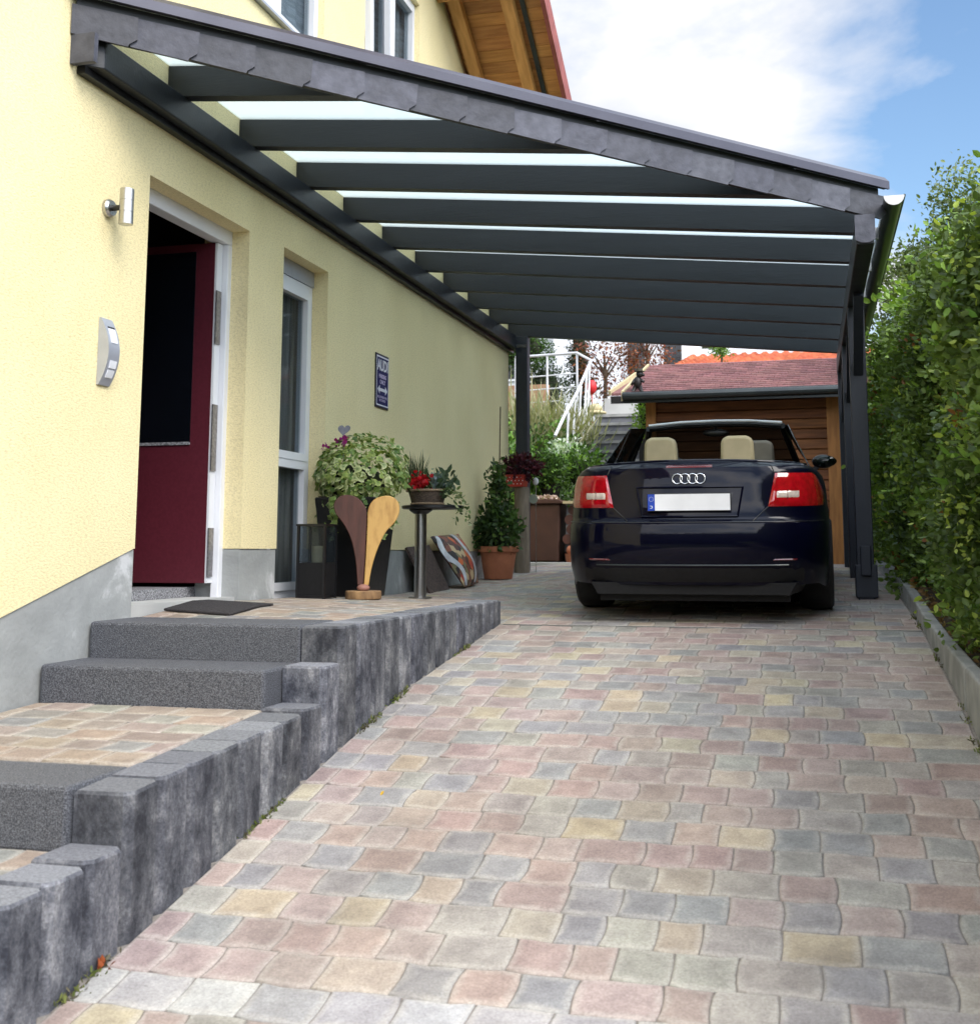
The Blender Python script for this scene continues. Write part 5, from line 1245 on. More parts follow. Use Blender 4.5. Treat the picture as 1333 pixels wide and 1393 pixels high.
m_ = MB(); m_.ell((-3.70, 20.1, 2.86), (.09, .09, .13), 12, 8); m_.tube([(-3.70, 20.1, 2.2), (-3.70, 20.1, 2.86)], .01, 6); o = obj('red_ball_stake', m_, M['red'], smooth='full', origin=(-3.70, 20.1, 2.2)); tag(o, 'red ball on a stick above the garden stairs', 'garden stake')
m_ = MB(); m_.box((-5.9, 19.4, 2.2), (-4.35, 19.55, 2.84)); o = obj('planter_box', m_, mat('pale_orange_wood', (.45, .26, .15), (.36, .2, .11), 4, stretch=(1, 1, 8)), origin=(-5, 19.5, 2.2)); tag(o, 'pale orange wooden planter box below the white railing', 'planter')

# plants left of the stairs
OL = [(.24, .25, .12), (.32, .32, .19), (.17, .19, .09), (.38, .36, .24)]
tall = thing('ornamental_grass', 'olive mound of ornamental grass left of the garden stairs', 'ornamental grass', (-4.15, 18.2, 1.2))
Pg = np.array((-4.20, 17.9, 1.45))+RNG.normal(0, 1, (1500, 3))*np.array((.40, .3, .22)); v_, f_, c_ = leaves(Pg, np.tile([0, 0, 1.], (1500, 1)), .75, palette(1500, OL), width=.035, jit=.45); mesh_np('blades', v_, f_, c_, M['leaf'], tall, (-4.15, 18.2, 1.2))
t2 = thing('ornamental_grass', 'pale green tuft of grass between railing and stairs', 'ornamental grass', (-3.62, 18.4, 1.6))
Pg = np.array((-3.80, 18.0, 1.6))+RNG.normal(0, 1, (700, 3))*np.array((.08, .25, .12)); v_, f_, c_ = leaves(Pg, np.tile([-.25, 0, 1.], (700, 1)), .32, palette(700, OL), width=.035, jit=.4); mesh_np('blades', v_, f_, c_, M['leaf'], t2, (-3.62, 18.4, 1.6))
GL = [(.07, .14, .03), (.12, .24, .05), (.22, .38, .08), (.04, .08, .02), (.30, .42, .20)]
bush('shrub', 'bright green leafy shrub behind the corner post', 'shrub', (-4.25, 15.8, 1.0), (.42, .4, .85), 420, 7, .075, GL, [3, 4, 3, 3, 1], seed=41, up=.3)
bush('shrub', 'broad green shrub between the post and the white flowering bush', 'shrub', (-3.95, 17.2, 1.15), (.55, .5, .58), 420, 7, .08, GL, [3, 4, 3, 3, 1.5], seed=42, up=.3)
bush('shrub', 'white variegated bush at the foot of the white railing', 'shrub', (-3.42, 16.6, 1.12), (.30, .28, .42), 330, 7, .06, [(.50, .56, .50), (.40, .48, .40), (.22, .34, .16), (.60, .64, .60)], [3, 3, 2, 2], seed=43, up=.2)
bush('shrub', 'low green shrub beside the left rear light of the car', 'shrub', (-3.02, 15.5, 1.02), (.26, .2, .30), 150, 7, .07, GL, [3, 4, 2, 3, 0], seed=44, up=.3)
bush('shrub', 'light green weedy shrub on the stairs above the car', 'shrub', (-2.72, 15.5, .92), (.34, .15, .20), 110, 6, .075, GL, [1, 3, 4, 1, 1], seed=45, core=.4, up=.3)
bush('shrub', 'yellow green bush at the left corner of the shed', 'shrub', (-2.20, 15.9, 1.78), (.12, .15, .22), 90, 6, .05, [(.22, .38, .05), (.30, .46, .08), (.14, .26, .04)], None, seed=46, core=.4)
bush('tree', 'round dark green tree in front of the white house', 'tree', (-5.75, 23.0, 4.15), (.62, .5, .48), 500, 8, .06, [(.03, .06, .015), (.05, .10, .02), (.07, .14, .03)], None, seed=51, stem=(2.0, .08), core=.75)
bush('tree', 'dark green conifer hedge tree left of the white house pillar', 'tree', (-5.35, 23.6, 3.3), (.42, .4, .62), 330, 8, .06, [(.02, .04, .015), (.035, .06, .03), (.06, .09, .05)], None, seed=52, stem=(2.0, .06), core=.75)
bush('tree', 'narrow dark evergreen between white house and red shrubs', 'tree', (-4.78, 24.5, 4.1), (.20, .2, 1.1), 260, 8, .07, [(.02, .035, .015), (.035, .05, .02)], None, seed=53, stem=(2.0, .05), core=.75)
RB = [(.20, .055, .03), (.12, .04, .025), (.28, .10, .04), (.09, .05, .03)]
bush('tree', 'russet leaved maple above the garden stairs', 'tree', (-4.15, 24.0, 3.85), (.62, .45, .75), 210, 6, .075, RB, None, seed=54, stem=(2.0, .06), core=0, crad=.09)
bush('tree', 'second russet tree next to the dark spruce', 'tree', (-3.35, 24.8, 4.3), (.5, .45, .65), 190, 6, .08, RB, None, seed=55, stem=(2.0, .06), core=0, crad=.09)
bush('tree', 'tall dark spruce behind the shed roof', 'tree', (-3.05, 30.5, 5.0), (.95, .8, 1.7), 700, 8, .09, [(.02, .035, .02), (.03, .05, .03), (.045, .07, .035)], None, seed=56, stem=(2.0, .14), core=.75)
bush('tree', 'small light green treetop showing above the orange roof', 'tree', (-1.60, 22.6, 3.92), (.14, .12, .17), 90, 7, .06, [(.12, .22, .04), (.18, .30, .06)], None, seed=57, stem=(2.2, .03), core=.5)

# ------------------------------------------------------------------ shed
sh = thing('shed', 'brown timber shed with red shingle roof behind the car', 'shed', (-.3, 15.2, -.2))
SX0, SX1, SY = -2.02, 1.9, 15.0
m_ = MB(); rd = random.Random(9); z = -.2
while z < 1.92:
    c = rd.uniform(.7, 1.2); m_.col = (c, c*rd.uniform(.9, 1.05), c*.95)
    m_.prism([(SY, z+.004), (SY-.012, z+.014), (SY-.014, z+.118), (SY, z+.128), (SY+.05, z+.128), (SY+.05, z+.004)], lambda p, k: (SX0 if k == 0 else SX1, p[0], p[1])); z += .131
m_.col = (.8, .8, .8); 
for xa_ in (SX0, SX1-.06): m_.prism([(SY+.05, -.2), (SY+2.9, -.2), (SY+2.9, 1.93), (16.45, 2.56), (SY+.05, 2.07)], lambda p, k, xa_=xa_: (xa_+.06*k, p[0], p[1]))
m_.box((SX0, SY+2.9, -.2), (SX1, SY+2.96, 1.9)); child('wall', m_, M['shed_wood'], sh)
for a, b in ((SX0-.02, SX0+.11), (.245, .40), (SX1-.12, SX1+.02)):
    m_ = MB(); m_.box((a, SY-.045, -.2), (b, SY-.015, 1.9)); child('corner_board', m_, M['shed_trim'], sh)
m_ = MB(); m_.box((.42, SY-.035, -.19), (1.55, SY-.016, 1.75)); child('door', m_, M['shed_trim'], sh)
EZ, RZ_ = 1.985, 2.62; EYs, RYs = 14.62, 16.45
def zroof(y): return EZ+(RZ_-EZ)*(y-EYs)/(RYs-EYs)
SH = 2.28; SXR = 2.2
m_ = MB(); m_.hexa([(-SH+.02, EYs, EZ-.03), (SXR, EYs, EZ-.03), (SXR, RYs, RZ_-.03), (-SH+.12, RYs, RZ_-.03), (-SH+.02, EYs, EZ), (SXR, EYs, EZ), (SXR, RYs, RZ_), (-SH+.12, RYs, RZ_)])
m_.hexa([(-SH+.12, RYs, RZ_-.03), (SXR, RYs, RZ_-.03), (SXR, 18.2, EZ-.03), (-SH+.02, 18.2, EZ-.03), (-SH+.12, RYs, RZ_), (SXR, RYs, RZ_), (SXR, 18.2, EZ), (-SH+.02, 18.2, EZ)])
rfs = child('roof', m_, M['shingle'], sh)
m_ = MB(); rd = random.Random(3); nr = 15
for i in range(nr):
    ya = EYs+(RYs-EYs)*i/nr; yb = EYs+(RYs-EYs)*(i+1.25)/nr; x = -SH+.02+.10*i/nr+(0 if i % 2 else -.0); first = True
    while x < SXR:
        w_ = .16 if not (first and i % 2) else .08; first = False; x1_ = min(SXR, x+w_-.006)
        c = rd.uniform(.72, 1.25); m_.col = (c, c*rd.uniform(.93, 1.05), c)
        j = rd.uniform(0, .004); m_.hexa([(x, ya, zroof(ya)+.004), (x1_, ya, zroof(ya)+.004), (x1_, yb, zroof(yb)+.001), (x, yb, zroof(yb)+.001), (x, ya, zroof(ya)+.020+j), (x1_, ya, zroof(ya)+.020+j), (x1_, yb, zroof(yb)+.006), (x, yb, zroof(yb)+.006)])
        x += w_
child('shingles', m_, M['shingle'], rfs)
m_ = MB(); m_.box((-SH, EYs-.05, EZ-.135), (SXR, EYs-.006, EZ+.012)); m_.tube([(-SH, EYs-.085, EZ-.05), (SXR, EYs-.085, EZ-.05)], .05, 12); child('gutter', m_, M['gutter'], rfs)
m_ = MB(); m_.hexa([(-SH-.03, EYs, EZ-.10), (-SH+.0, EYs, EZ-.10), (-SH+.10, RYs, RZ_-.10), (-SH+.07, RYs, RZ_-.10), (-SH-.03, EYs, EZ+.03), (-SH+.0, EYs, EZ+.03), (-SH+.10, RYs, RZ_+.03), (-SH+.07, RYs, RZ_+.03)]); child('bargeboard', m_, M['ochre'], rfs)
# low lean-to roof at the shed's back left
an_ = thing('lean_to', 'small lean-to roof edge with pale bargeboard left of the shed', 'lean-to', (-2.75, 17.3, 2.0))
m_ = MB(); m_.hexa([(-2.82, 16.9, 2.26), (-2.2, 16.9, 2.26), (-2.2, 18.0, 2.66), (-2.60, 18.0, 2.66), (-2.82, 16.9, 2.30), (-2.2, 16.9, 2.30), (-2.2, 18.0, 2.70), (-2.60, 18.0, 2.70)]); child('roof', m_, M['shingle'], an_)
m_ = MB(); m_.bar((-2.84, 16.88, 2.30), (-2.60, 18.0, 2.74), .04, .07); child('bargeboard', m_, M['ochre'], an_)
m_ = MB(); m_.box((-2.82, 16.86, 2.14), (-2.2, 16.895, 2.25)); m_.box((-2.42, 16.95, .2), (-2.2, 17.9, 2.24)); child('fascia', m_, M['black'], an_)
# little animal figure peeking over the shed roof
fg = thing('animal_figurine', 'small dark bear figurine with a hat on the shed roof corner', 'figurine', (-2.12, 14.70, EZ))
X, Y, Z = -2.10, 14.66, EZ+.02
m_ = MB(); m_.ell((X, Y, Z+.12), (.055, .05, .085), 14, 10); m_.ell((X+.03, Y-.01, Z+.225), (.048, .045, .045), 14, 10); m_.ell((X+.075, Y-.02, Z+.215), (.025, .022, .02), 10, 8)
m_.tube([(X-.03, Y, Z+.07), (X-.065, Y-.02, Z-.02), (X-.075, Y-.03, Z-.03)], [.03, .022, .022], 10); m_.tube([(X+.03, Y, Z+.07), (X+.05, Y-.02, Z), (X+.075, Y-.03, Z-.01)], [.03, .022, .022], 10)
m_.tube([(X-.03, Y, Z+.16), (X-.075, Y-.03, Z+.09)], [.024, .018], 10); m_.tube([(X+.03, Y, Z+.16), (X+.085, Y-.03, Z+.12)], [.024, .018], 10)
child('body', m_, M['figure'], fg, smooth='full')
m_ = MB(); m_.lathe((X+.03, Y-.01, Z+.258), [(.065, 0), (.066, .008), (.042, .012), (.038, .04), (.0, .048)], 18); child('hat', m_, M['figure_hat'], fg, smooth=True)

# ------------------------------------------------------------------ houses beyond
wh_ = thing('neighbour_house', 'white rendered neighbouring house seen above the garden stairs', 'house', (-6, 29, 2))
m_ = MB(); m_.box((-12, 28, 1.5), (-2.6, 37, 7.2)); child('wall', m_, M['white_wall'], wh_)
m_ = MB(); m_.box((-5.95, 27.2, 1.8), (-5.20, 27.99, 7.0)); child('pillar', m_, M['white_wall'], wh_)
for x in (-9.6, -7.6, -4.3, -3.4):
    m_ = MB(); m_.box((x, 27.93, 4.2), (x+.55, 27.985, 5.3)); wf = child('window', m_, M['white'], wh_); m_ = MB(); m_.box((x+.06, 27.91, 4.26), (x+.49, 27.928, 5.24)); child('pane', m_, M['black_glass'], wf)
m_ = MB(); m_.hexa([(-12.5, 27.2, 7.1), (-2.1, 27.2, 7.1), (-2.1, 32.5, 10), (-12.5, 32.5, 10), (-12.5, 27.2, 7.3), (-2.1, 27.2, 7.3), (-2.1, 32.5, 10.2), (-12.5, 32.5, 10.2)])
m_.hexa([(-12.5, 32.5, 10), (-2.1, 32.5, 10), (-2.1, 37.8, 7.1), (-12.5, 37.8, 7.1), (-12.5, 32.5, 10.2), (-2.1, 32.5, 10.2), (-2.1, 37.8, 7.3), (-12.5, 37.8, 7.3)]); child('roof', m_, M['tile_red'], wh_)
oh = thing('orange_roofed_house', 'low house with bright orange tiled roof beyond the shed', 'house', (0, 26, 1))
m_ = MB(); m_.box((-2.7, 24.2, .3), (5.6, 29.8, 3.25)); m_.box((-2.6, 28.4, 3.26), (5.5, 29.7, 4.9)); child('wall', m_, M['white_wall'], oh)
m_ = MB(); rd = random.Random(6); nr = 14
def zo(y): return 3.45+(4.56-3.45)*(y-23.9)/3.6
for i in range(nr):
    ya = 23.9+3.6*i/nr; yb = 23.9+3.6*(i+1.15)/nr; x = -3.25+.045*i
    while x < 5.9:
        c = rd.uniform(.75, 1.2); m_.col = (c, c*rd.uniform(.85, 1.05), c*.9)
        pr = [(x, 0), (x+.05, .045), (x+.12, .05), (x+.17, .0), (x+.23, -.005)]
        vs = [(p, ya, zo(ya)+.05+h) for p, h in pr]+[(p, yb, zo(yb)+.0+h) for p, h in pr]+[(p, ya, zo(ya)-.02) for p, h in pr]
        m_.add(vs, [(q, q+1, 6+q, 5+q) for q in range(4)]+[(10+q, 11+q, q+1, q) for q in range(4)]); x += .24
rfo = child('roof', m_, M['tile'], oh)
m_ = MB(); m_.hexa([(-3.2, 23.95, 3.26), (5.9, 23.95, 3.26), (5.9, 27.5, 4.33), (-2.6, 27.5, 4.33), (-3.2, 23.95, 3.33), (5.9, 23.95, 3.33), (5.9, 27.5, 4.38), (-2.6, 27.5, 4.38)]); child('roof_deck', m_, M['shed_trim'], rfo)

# ------------------------------------------------------------------ hedge
hd = thing('hedge', 'dense green mixed hedge growing along the right side of the driveway', 'hedge', (1.4, 8, -.4))
g = np.random.default_rng(3)
def htop(y): return np.interp(y, [2, 3.5, 5, 6, 7, 8, 10, 13, 15], [1.3, 1.48, 1.62, 1.74, 1.84, 1.92, 2.1, 2.3, 2.4])
def nz3(y, z, s=1.): return .04*np.sin(13*y-9*z)+.03*np.sin(19*z+11*y)+.12*np.sin(1.9*y*s+1.3*z)+.07*np.sin(3.7*y*s-2.6*z+1)+.05*np.sin(7.1*y+5.3*z)
def xface(y, z):
    zt = htop(y); zb = -.45
    t = np.clip((z-zb)/(zt-zb), 0, 1)
    base = np.interp(y, [2, 4, 6, 9, 12, 15], [.93, .90, .86, .83, .80, .78])
    bulge = np.interp(t, [0, .1, .35, .7, .9, 1.], [.08, .03, .0, .0, .08, .34])
    return base+bulge+nz3(y, z)
N = 9000
y = g.uniform(2.4, 14.2, N)**1; y = 2.4+(14.2-2.4)*g.uniform(0, 1, N)**1.25
z = -.45+(htop(y)+.45)*g.uniform(0, 1, N)**.9
depth = g.exponential(.09, N); x = xface(y, z)+depth-.03
Pc = np.stack([x, y, z+.03*g.normal(size=N)], 1)
Nn = np.tile([-1., -.35, .25], (N, 1))
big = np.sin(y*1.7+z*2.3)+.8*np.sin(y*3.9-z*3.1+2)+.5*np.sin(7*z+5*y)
tz_ = (z+.45)/(htop(y)+.45); light = 1/(1+np.exp(-(big*1.3-.4+1.6*(tz_-.5)+g.normal(0, .6, N))))  # leaf colour lightens with height: lit top and shaded foot put into colour
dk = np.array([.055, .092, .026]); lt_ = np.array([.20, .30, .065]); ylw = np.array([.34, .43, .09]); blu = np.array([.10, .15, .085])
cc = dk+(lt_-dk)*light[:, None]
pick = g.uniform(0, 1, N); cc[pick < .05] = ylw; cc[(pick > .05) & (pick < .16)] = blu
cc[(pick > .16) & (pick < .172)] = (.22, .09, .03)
near = y < 9
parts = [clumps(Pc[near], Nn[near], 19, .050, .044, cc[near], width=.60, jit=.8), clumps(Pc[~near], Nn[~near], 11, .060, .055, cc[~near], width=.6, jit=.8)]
# top growth and stray sprays
N2 = 2200; y = 2.4+11.8*g.uniform(0, 1, N2); x = xface(y, htop(y)*.98)+g.uniform(-.1, 1.6, N2); z = htop(y)+g.normal(0, .09, N2)+.10*np.sin(5*y)+.08*np.sin(3*x+2*y)
P2 = np.stack([x, y, z], 1); parts.append(clumps(P2, np.tile([-.2, -.2, 1.], (N2, 1)), 14, .06, .046, palette(N2, [(.11, .19, .035), (.18, .29, .06), (.26, .38, .08)]), width=.6, jit=.7))
N3 = 160; y = g.uniform(3.6, 12, N3); z = g.uniform(.2, 2.1, N3); b0 = np.stack([xface(y, z), y, z], 1); sp = []
for i in range(N3):
    L_ = g.uniform(.10, .26); d = np.array([-1, g.normal(0, .6), g.uniform(-.1, .8)]); d /= np.linalg.norm(d)
    for q in range(int(L_/.022)): sp.append(b0[i]+d*q*.022+g.normal(0, .006, 3)+np.array([0, 0, -.3*(q*.022)**2]))
sp = np.array(sp); parts.append(leaves(sp, np.tile([-.6, 0, .3], (len(sp), 1)), .055, palette(len(sp), [(.16, .28, .045), (.24, .38, .07), (.10, .2, .03)]), width=.5, jit=.9))
# roof-height tufts that reach over the gutter
tf = []
for (x, y, z, r_) in ((.66, 8.6, 1.72, .07), (.64, 8.0, 1.62, .05), (.70, 9.2, 1.9, .09), (.72, 7.4, 1.7, .10)):
    q = np.array((x, y, z))+g.normal(0, r_, (26, 3)); tf.append(q)
tf = np.concatenate(tf); parts.append(leaves(tf, np.tile([-.6, -.2, .3], (len(tf), 1)), .06, palette(len(tf), [(.16, .28, .05), (.24, .38, .07)]), width=.6))
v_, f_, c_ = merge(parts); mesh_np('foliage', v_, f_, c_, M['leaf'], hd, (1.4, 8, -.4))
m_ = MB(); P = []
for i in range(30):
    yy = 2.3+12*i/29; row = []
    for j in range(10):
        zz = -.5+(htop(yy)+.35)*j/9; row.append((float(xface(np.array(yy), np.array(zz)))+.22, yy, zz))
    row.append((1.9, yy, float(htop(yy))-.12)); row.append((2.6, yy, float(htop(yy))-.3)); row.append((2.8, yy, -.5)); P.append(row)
m_.grid(P, 30, 13); m_.add([P[0][j] for j in range(13)], [tuple(range(13))]); m_.add([P[29][j] for j in range(13)], [tuple(range(13))]); child('dark_core', m_, M['core_stem'], hd, fixn=False)  # solid dark core of the hedge, stops light passing between the leaves
# low conifer sprays at the hedge foot
m_n = 900; y = g.uniform(4.0, 9.5, m_n); z = np.interp(y, [3, 9.5], [-.5, -.15])+g.uniform(0, .5, m_n); x = .80+g.uniform(0, .2, m_n)+.3*(z+.1)
v_, f_, c_ = clumps(np.stack([x, y, z], 1), np.tile([-1., -.2, .6], (m_n, 1)), 12, .035, .035, palette(m_n, [(.07, .14, .03), (.12, .22, .05), (.16, .28, .06)]), width=.35, jit=.5)
ju = thing('juniper', 'low feathery green conifer at the foot of the hedge by the kerb', 'shrub', (.95, 6.5, -.4)); mesh_np('foliage', v_, f_, c_, M['leaf'], ju, (.95, 6.5, -.4))

def tree(label, x, y, zb, h, cr, n, per, size, cols, seed, crz=None, cz=None):
    t = thing('tree', label, 'tree', (x, y, zb), None)
    crz = crz or cr*1.1; cz = cz or zb+h-crz
    rr_ = np.random.default_rng(seed); allP = []; allD = []
    m_ = MB(); m_.tube([(x, y, zb), (x+.05, y, zb+h*.4), (x-.05, y, zb+h*.95)], [.11, .08, .02], 10)
    nl = 16
    for i in range(nl):
        an = rr_.uniform(0, 6.28); el = rr_.uniform(-.3, 1.); d = np.array([math.cos(an)*math.cos(el), math.sin(an)*math.cos(el), math.sin(el)])
        c = np.array((x, y, cz))+d*np.array((cr, cr, crz))*rr_.uniform(.5, .85)
        m_.tube([(x, y, cz-crz*.5+i*.03), tuple((np.array((x, y, cz))+c)/2), tuple(c)], [.035, .02, .006], 6)
        q, dd = blob_points(n//nl, c, (cr*.42, cr*.42, crz*.34), lumps=4, lump=.5, shell=.2, seed=seed+i); allP.append(q); allD.append(dd)
    Pc = np.concatenate(allP); Dc = np.concatenate(allD)
    v_, f_, c_ = clumps(Pc, Dc, per, .06, size, palette(len(Pc), cols, None, .35), width=.55, jit=.9); mesh_np('crown', v_, f_, c_, M['leaf'], t, (x, y, zb)); child('trunk', m_, M['bark'], t)
    return t
BG = [(.10, .15, .05), (.15, .20, .08), (.07, .10, .035), (.22, .27, .12)]
tree('loose pale green birch rising behind the hedge by the gutter', 1.62, 15.2, -.2, 4.35, .85, 1500, 6, .06, BG, 61, 1.3)
tree('airy tree with thin top behind the hedge at the right edge', 2.35, 14.6, -.2, 5.0, .95, 1700, 6, .06, BG, 62, 1.5)
tree('wide tree far behind the hedge', 4.6, 16.5, -.2, 5.2, 1.4, 1300, 7, .08, BG, 63, 1.4)
# distant belt of trees closes the horizon
tl2 = []
g2 = np.random.default_rng(5); n = 5200
an = g2.uniform(0, 2*math.pi, n); rad = g2.uniform(60, 75, n); hgt = 5+2.0*np.sin(an*9)+1.5*np.sin(an*23)+1.2*np.sin(an*51)
P = np.stack([rad*np.cos(an), rad*np.sin(an), 1.+hgt*g2.uniform(0, 1, n)**.7], 1)
v_, f_, c_ = clumps(P, np.tile([0, -.5, .6], (n, 1)), 5, .6, 1.2, palette(n, [(.04, .07, .03), (.06, .10, .04), (.09, .13, .05)]), width=.7); o = mesh_np('woods', v_, f_, c_, M['leaf_dull']); o['kind'] = 'stuff'

sth = thing('unseen_dark_hedge', 'tall unseen hedge added behind the camera to darken reflections on the car', 'hedge', (0, -13, -3))  # unseen hedge added to keep bright sky out of the car reflections
n = 5200; P = np.stack([g2.uniform(-16, 16, n), -13+g2.normal(0, .25, n), -3.4+6.6*g2.uniform(0, 1, n)**.8+.3*np.sin(np.arange(n))], 1)
v_, f_, c_ = clumps(P, np.tile([0, 1., .3], (n, 1)), 6, .12, .22, palette(n, [(.03, .055, .018), (.05, .09, .03), (.07, .12, .035)]), width=.6); mesh_np('foliage', v_, f_, c_, M['leaf_dull'], sth, (0, -13, -3))
m_ = MB(); m_.box((-16, -13.9, -4), (16, -13.2, 2.9)); child('dark_core', m_, M['core_stem'], sth)  # solid dark box blocking light behind the added leaves
mo = []
for x0_, ya_, yb_, n_ in ((EX+.012, 2.7, 7.2, 420), (KX-.012, 3.0, 8.5, 260)):
    y = g2.uniform(ya_, yb_, n_); y = y[(np.sin(y*5.1)+np.sin(y*12.7+1)) > .35]
    mo.append(np.stack([x0_+g2.normal(0, .006, len(y)), y, np.array([zdrive(0, q) for q in y])-.004], 1))
mo = np.concatenate(mo); v_, f_, c_ = clumps(mo, np.tile([0, 0, 1.], (len(mo), 1)), 6, .009, .020, palette(len(mo), [(.10, .13, .03), (.16, .18, .05), (.09, .08, .05)]), width=.35)
o = mesh_np('moss', v_, f_, c_, M['leaf_dull']); o['kind'] = 'stuff'
n = 260; P = np.stack([KX+.06+g2.exponential(.10, n), g2.uniform(3.2, 9, n), 0*np.arange(n)], 1); P[:, 2] = [zground(1, q)+.02 for q in P[:, 1]]
v_, f_, c_ = leaves(P, g2.normal(0, 1, (n, 3))*np.array([1, 1, .2]), .045, palette(n, [(.20, .12, .05), (.28, .20, .07), (.12, .08, .04)]), width=.6); o = mesh_np('leaf_litter', v_, f_, c_, M['leaf_dull']); o['kind'] = 'stuff'
# small litter: dry leaves on the paving
def dry(name, label, x, y, z, n, cols, s=.03):
    P = np.array((0, 0, 0))+RNG.normal(0, 1, (n, 3))*np.array((.012, .012, .004)); v_, f_, c_ = leaves(P, np.tile([0, 0, .5], (n, 1)), s, palette(n, cols), width=.6); o = mesh_np(name, v_, f_, c_, M['leaf_dull']); o.location = (x, y, z); tag(o, label, 'leaf')
dry('dry_leaf', 'curled rust brown dry leaf at the foot of the retaining wall', EX+.02, 3.02, zdrive(0, 3.02)+.01, 7, [(.35, .09, .03), (.25, .06, .02)])
dry('dry_leaf', 'tiny yellow leaf lying on the paving near the retaining wall', -1.62, 4.25, zdrive(0, 4.25)+.004, 2, [(.65, .40, .05)], .025)

# ------------------------------------------------------------------ sky, sun, camera
w = bpy.data.worlds.new('World'); C.world = w; w.use_nodes = True; nt = w.node_tree; N = nt.nodes; L = nt.links
bg = N['Background']
SUN_EL, SUN_AZ = 44, 132     # azimuth measured from +y clockwise (towards +x)
sky = N.new('ShaderNodeTexSky'); sky.sky_type = 'NISHITA'; sky.sun_disc = False; sky.sun_elevation = R(SUN_EL); sky.sun_rotation = R(SUN_AZ); sky.air_density = 1.2; sky.dust_density = .6; sky.ozone_density = 1.6
tc = N.new('ShaderNodeTexCoord'); sp = N.new('ShaderNodeSeparateXYZ'); L.new(tc.outputs['Generated'], sp.inputs[0])
# clouds laid out on a flat layer overhead
mz = N.new('ShaderNodeMath'); mz.operation = 'MAXIMUM'; mz.inputs[1].default_value = .0; L.new(sp.outputs[2], mz.inputs[0])
ad = N.new('ShaderNodeMath'); ad.operation = 'ADD'; ad.inputs[1].default_value = .28; L.new(mz.outputs[0], ad.inputs[0])
dx = N.new('ShaderNodeMath'); dx.operation = 'DIVIDE'; L.new(sp.outputs[0], dx.inputs[0]); L.new(ad.outputs[0], dx.inputs[1])
dy = N.new('ShaderNodeMath'); dy.operation = 'DIVIDE'; L.new(sp.outputs[1], dy.inputs[0]); L.new(ad.outputs[0], dy.inputs[1])
cb = N.new('ShaderNodeCombineXYZ'); L.new(dx.outputs[0], cb.inputs[0]); L.new(dy.outputs[0], cb.inputs[1])
mp = N.new('ShaderNodeMapping'); mp.inputs['Location'].default_value = (5.5, 4.1, 1.4); mp.inputs['Rotation'].default_value = (0, 0, R(28)); L.new(cb.outputs[0], mp.inputs['Vector'])
n1 = N.new('ShaderNodeTexNoise'); n1.inputs['Scale'].default_value = 1.35; n1.inputs['Detail'].default_value = 9; n1.inputs['Roughness'].default_value = .56; n1.inputs['Distortion'].default_value = .25; L.new(mp.outputs[0], n1.inputs['Vector'])
rp = N.new('ShaderNodeValToRGB'); e = rp.color_ramp.elements; e[0].position = .395; e[1].position = .54; e[0].color = (0, 0, 0, 1); e[1].color = (1, 1, 1, 1); L.new(n1.outputs['Fac'], rp.inputs['Fac'])
n2 = N.new('ShaderNodeTexNoise'); n2.inputs['Scale'].default_value = 3.0; n2.inputs['Detail'].default_value = 8; L.new(mp.outputs[0], n2.inputs['Vector'])
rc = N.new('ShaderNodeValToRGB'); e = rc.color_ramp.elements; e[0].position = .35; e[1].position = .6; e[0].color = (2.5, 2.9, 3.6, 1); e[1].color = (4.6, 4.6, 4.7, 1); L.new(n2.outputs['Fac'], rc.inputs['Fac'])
mx = N.new('ShaderNodeMix'); mx.data_type = 'RGBA'; L.new(rp.outputs[0], mx.inputs['Factor']); sm = N.new('ShaderNodeMix'); sm.data_type = 'RGBA'; sm.blend_type = 'MULTIPLY'; sm.inputs['Factor'].default_value = 1; sm.inputs[7].default_value = (.74, .82, .88, 1); L.new(sky.outputs[0], sm.inputs[6]); L.new(sm.outputs[2], mx.inputs[6]); L.new(rc.outputs[0], mx.inputs[7])
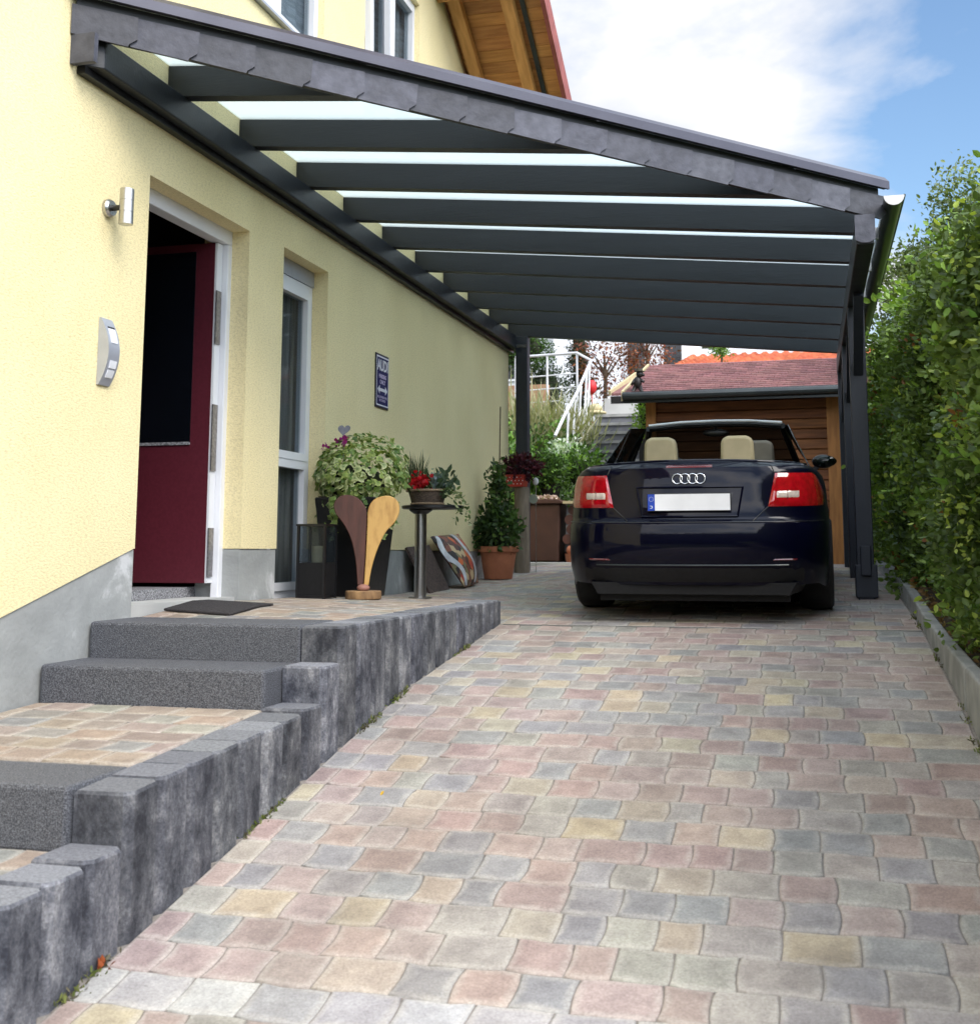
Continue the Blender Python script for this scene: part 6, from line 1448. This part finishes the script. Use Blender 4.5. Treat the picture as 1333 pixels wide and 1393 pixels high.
# clouds are brighter on the side of the hidden sun
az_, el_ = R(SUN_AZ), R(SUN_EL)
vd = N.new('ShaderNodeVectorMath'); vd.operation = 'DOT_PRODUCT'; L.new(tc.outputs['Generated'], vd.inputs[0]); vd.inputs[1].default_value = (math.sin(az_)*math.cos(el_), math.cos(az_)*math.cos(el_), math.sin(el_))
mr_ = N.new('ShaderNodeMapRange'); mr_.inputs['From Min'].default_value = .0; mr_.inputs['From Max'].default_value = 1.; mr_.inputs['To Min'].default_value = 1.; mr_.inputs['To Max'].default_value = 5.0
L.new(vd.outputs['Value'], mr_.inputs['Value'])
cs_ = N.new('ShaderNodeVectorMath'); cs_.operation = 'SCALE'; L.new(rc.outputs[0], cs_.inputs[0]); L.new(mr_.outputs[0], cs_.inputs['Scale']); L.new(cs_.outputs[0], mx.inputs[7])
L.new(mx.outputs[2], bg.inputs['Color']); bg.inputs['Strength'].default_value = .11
sl = bpy.data.lights.new('sun', 'SUN'); sl.energy = 1.5; sl.angle = R(30); sl.color = (1, .95, .88)
so = bpy.data.objects.new('sun', sl); COL.objects.link(so)
az = R(SUN_AZ); el = R(SUN_EL); d = Vector((math.sin(az)*math.cos(el), math.cos(az)*math.cos(el), math.sin(el)))
so.rotation_euler = (-d).to_track_quat('-Z', 'Y').to_euler()

cam = bpy.data.cameras.new('camera'); co = bpy.data.objects.new('camera', cam); COL.objects.link(co); C.camera = co
cam.sensor_fit = 'AUTO'; cam.sensor_width = 36; cam.lens = 1567.4/1393*36
cam.shift_x = -(705.06-666.5)/1393; cam.shift_y = -(696.5-543.23)/1393
yaw, pit, rol = .2463, .1288, .0009
co.rotation_euler = (Matrix.Rotation(yaw, 4, 'Z') @ Matrix.Rotation(math.pi/2+pit, 4, 'X') @ Matrix.Rotation(-rol, 4, 'Z')).to_euler()
cam.dof.use_dof = True; cam.dof.focus_distance = 7.2; cam.dof.aperture_fstop = 5.0
cam.clip_start = .05; cam.clip_end = 1000
C.view_settings.view_transform = 'Standard'; C.view_settings.look = 'None'; C.view_settings.exposure = 1.08; C.view_settings.gamma = 1
C.cycles.max_bounces = 8; C.cycles.transparent_max_bounces = 12
for o in list(bpy.data.objects):
    for k in ('_w', '_tilt'):
        if k in o: del o[k]
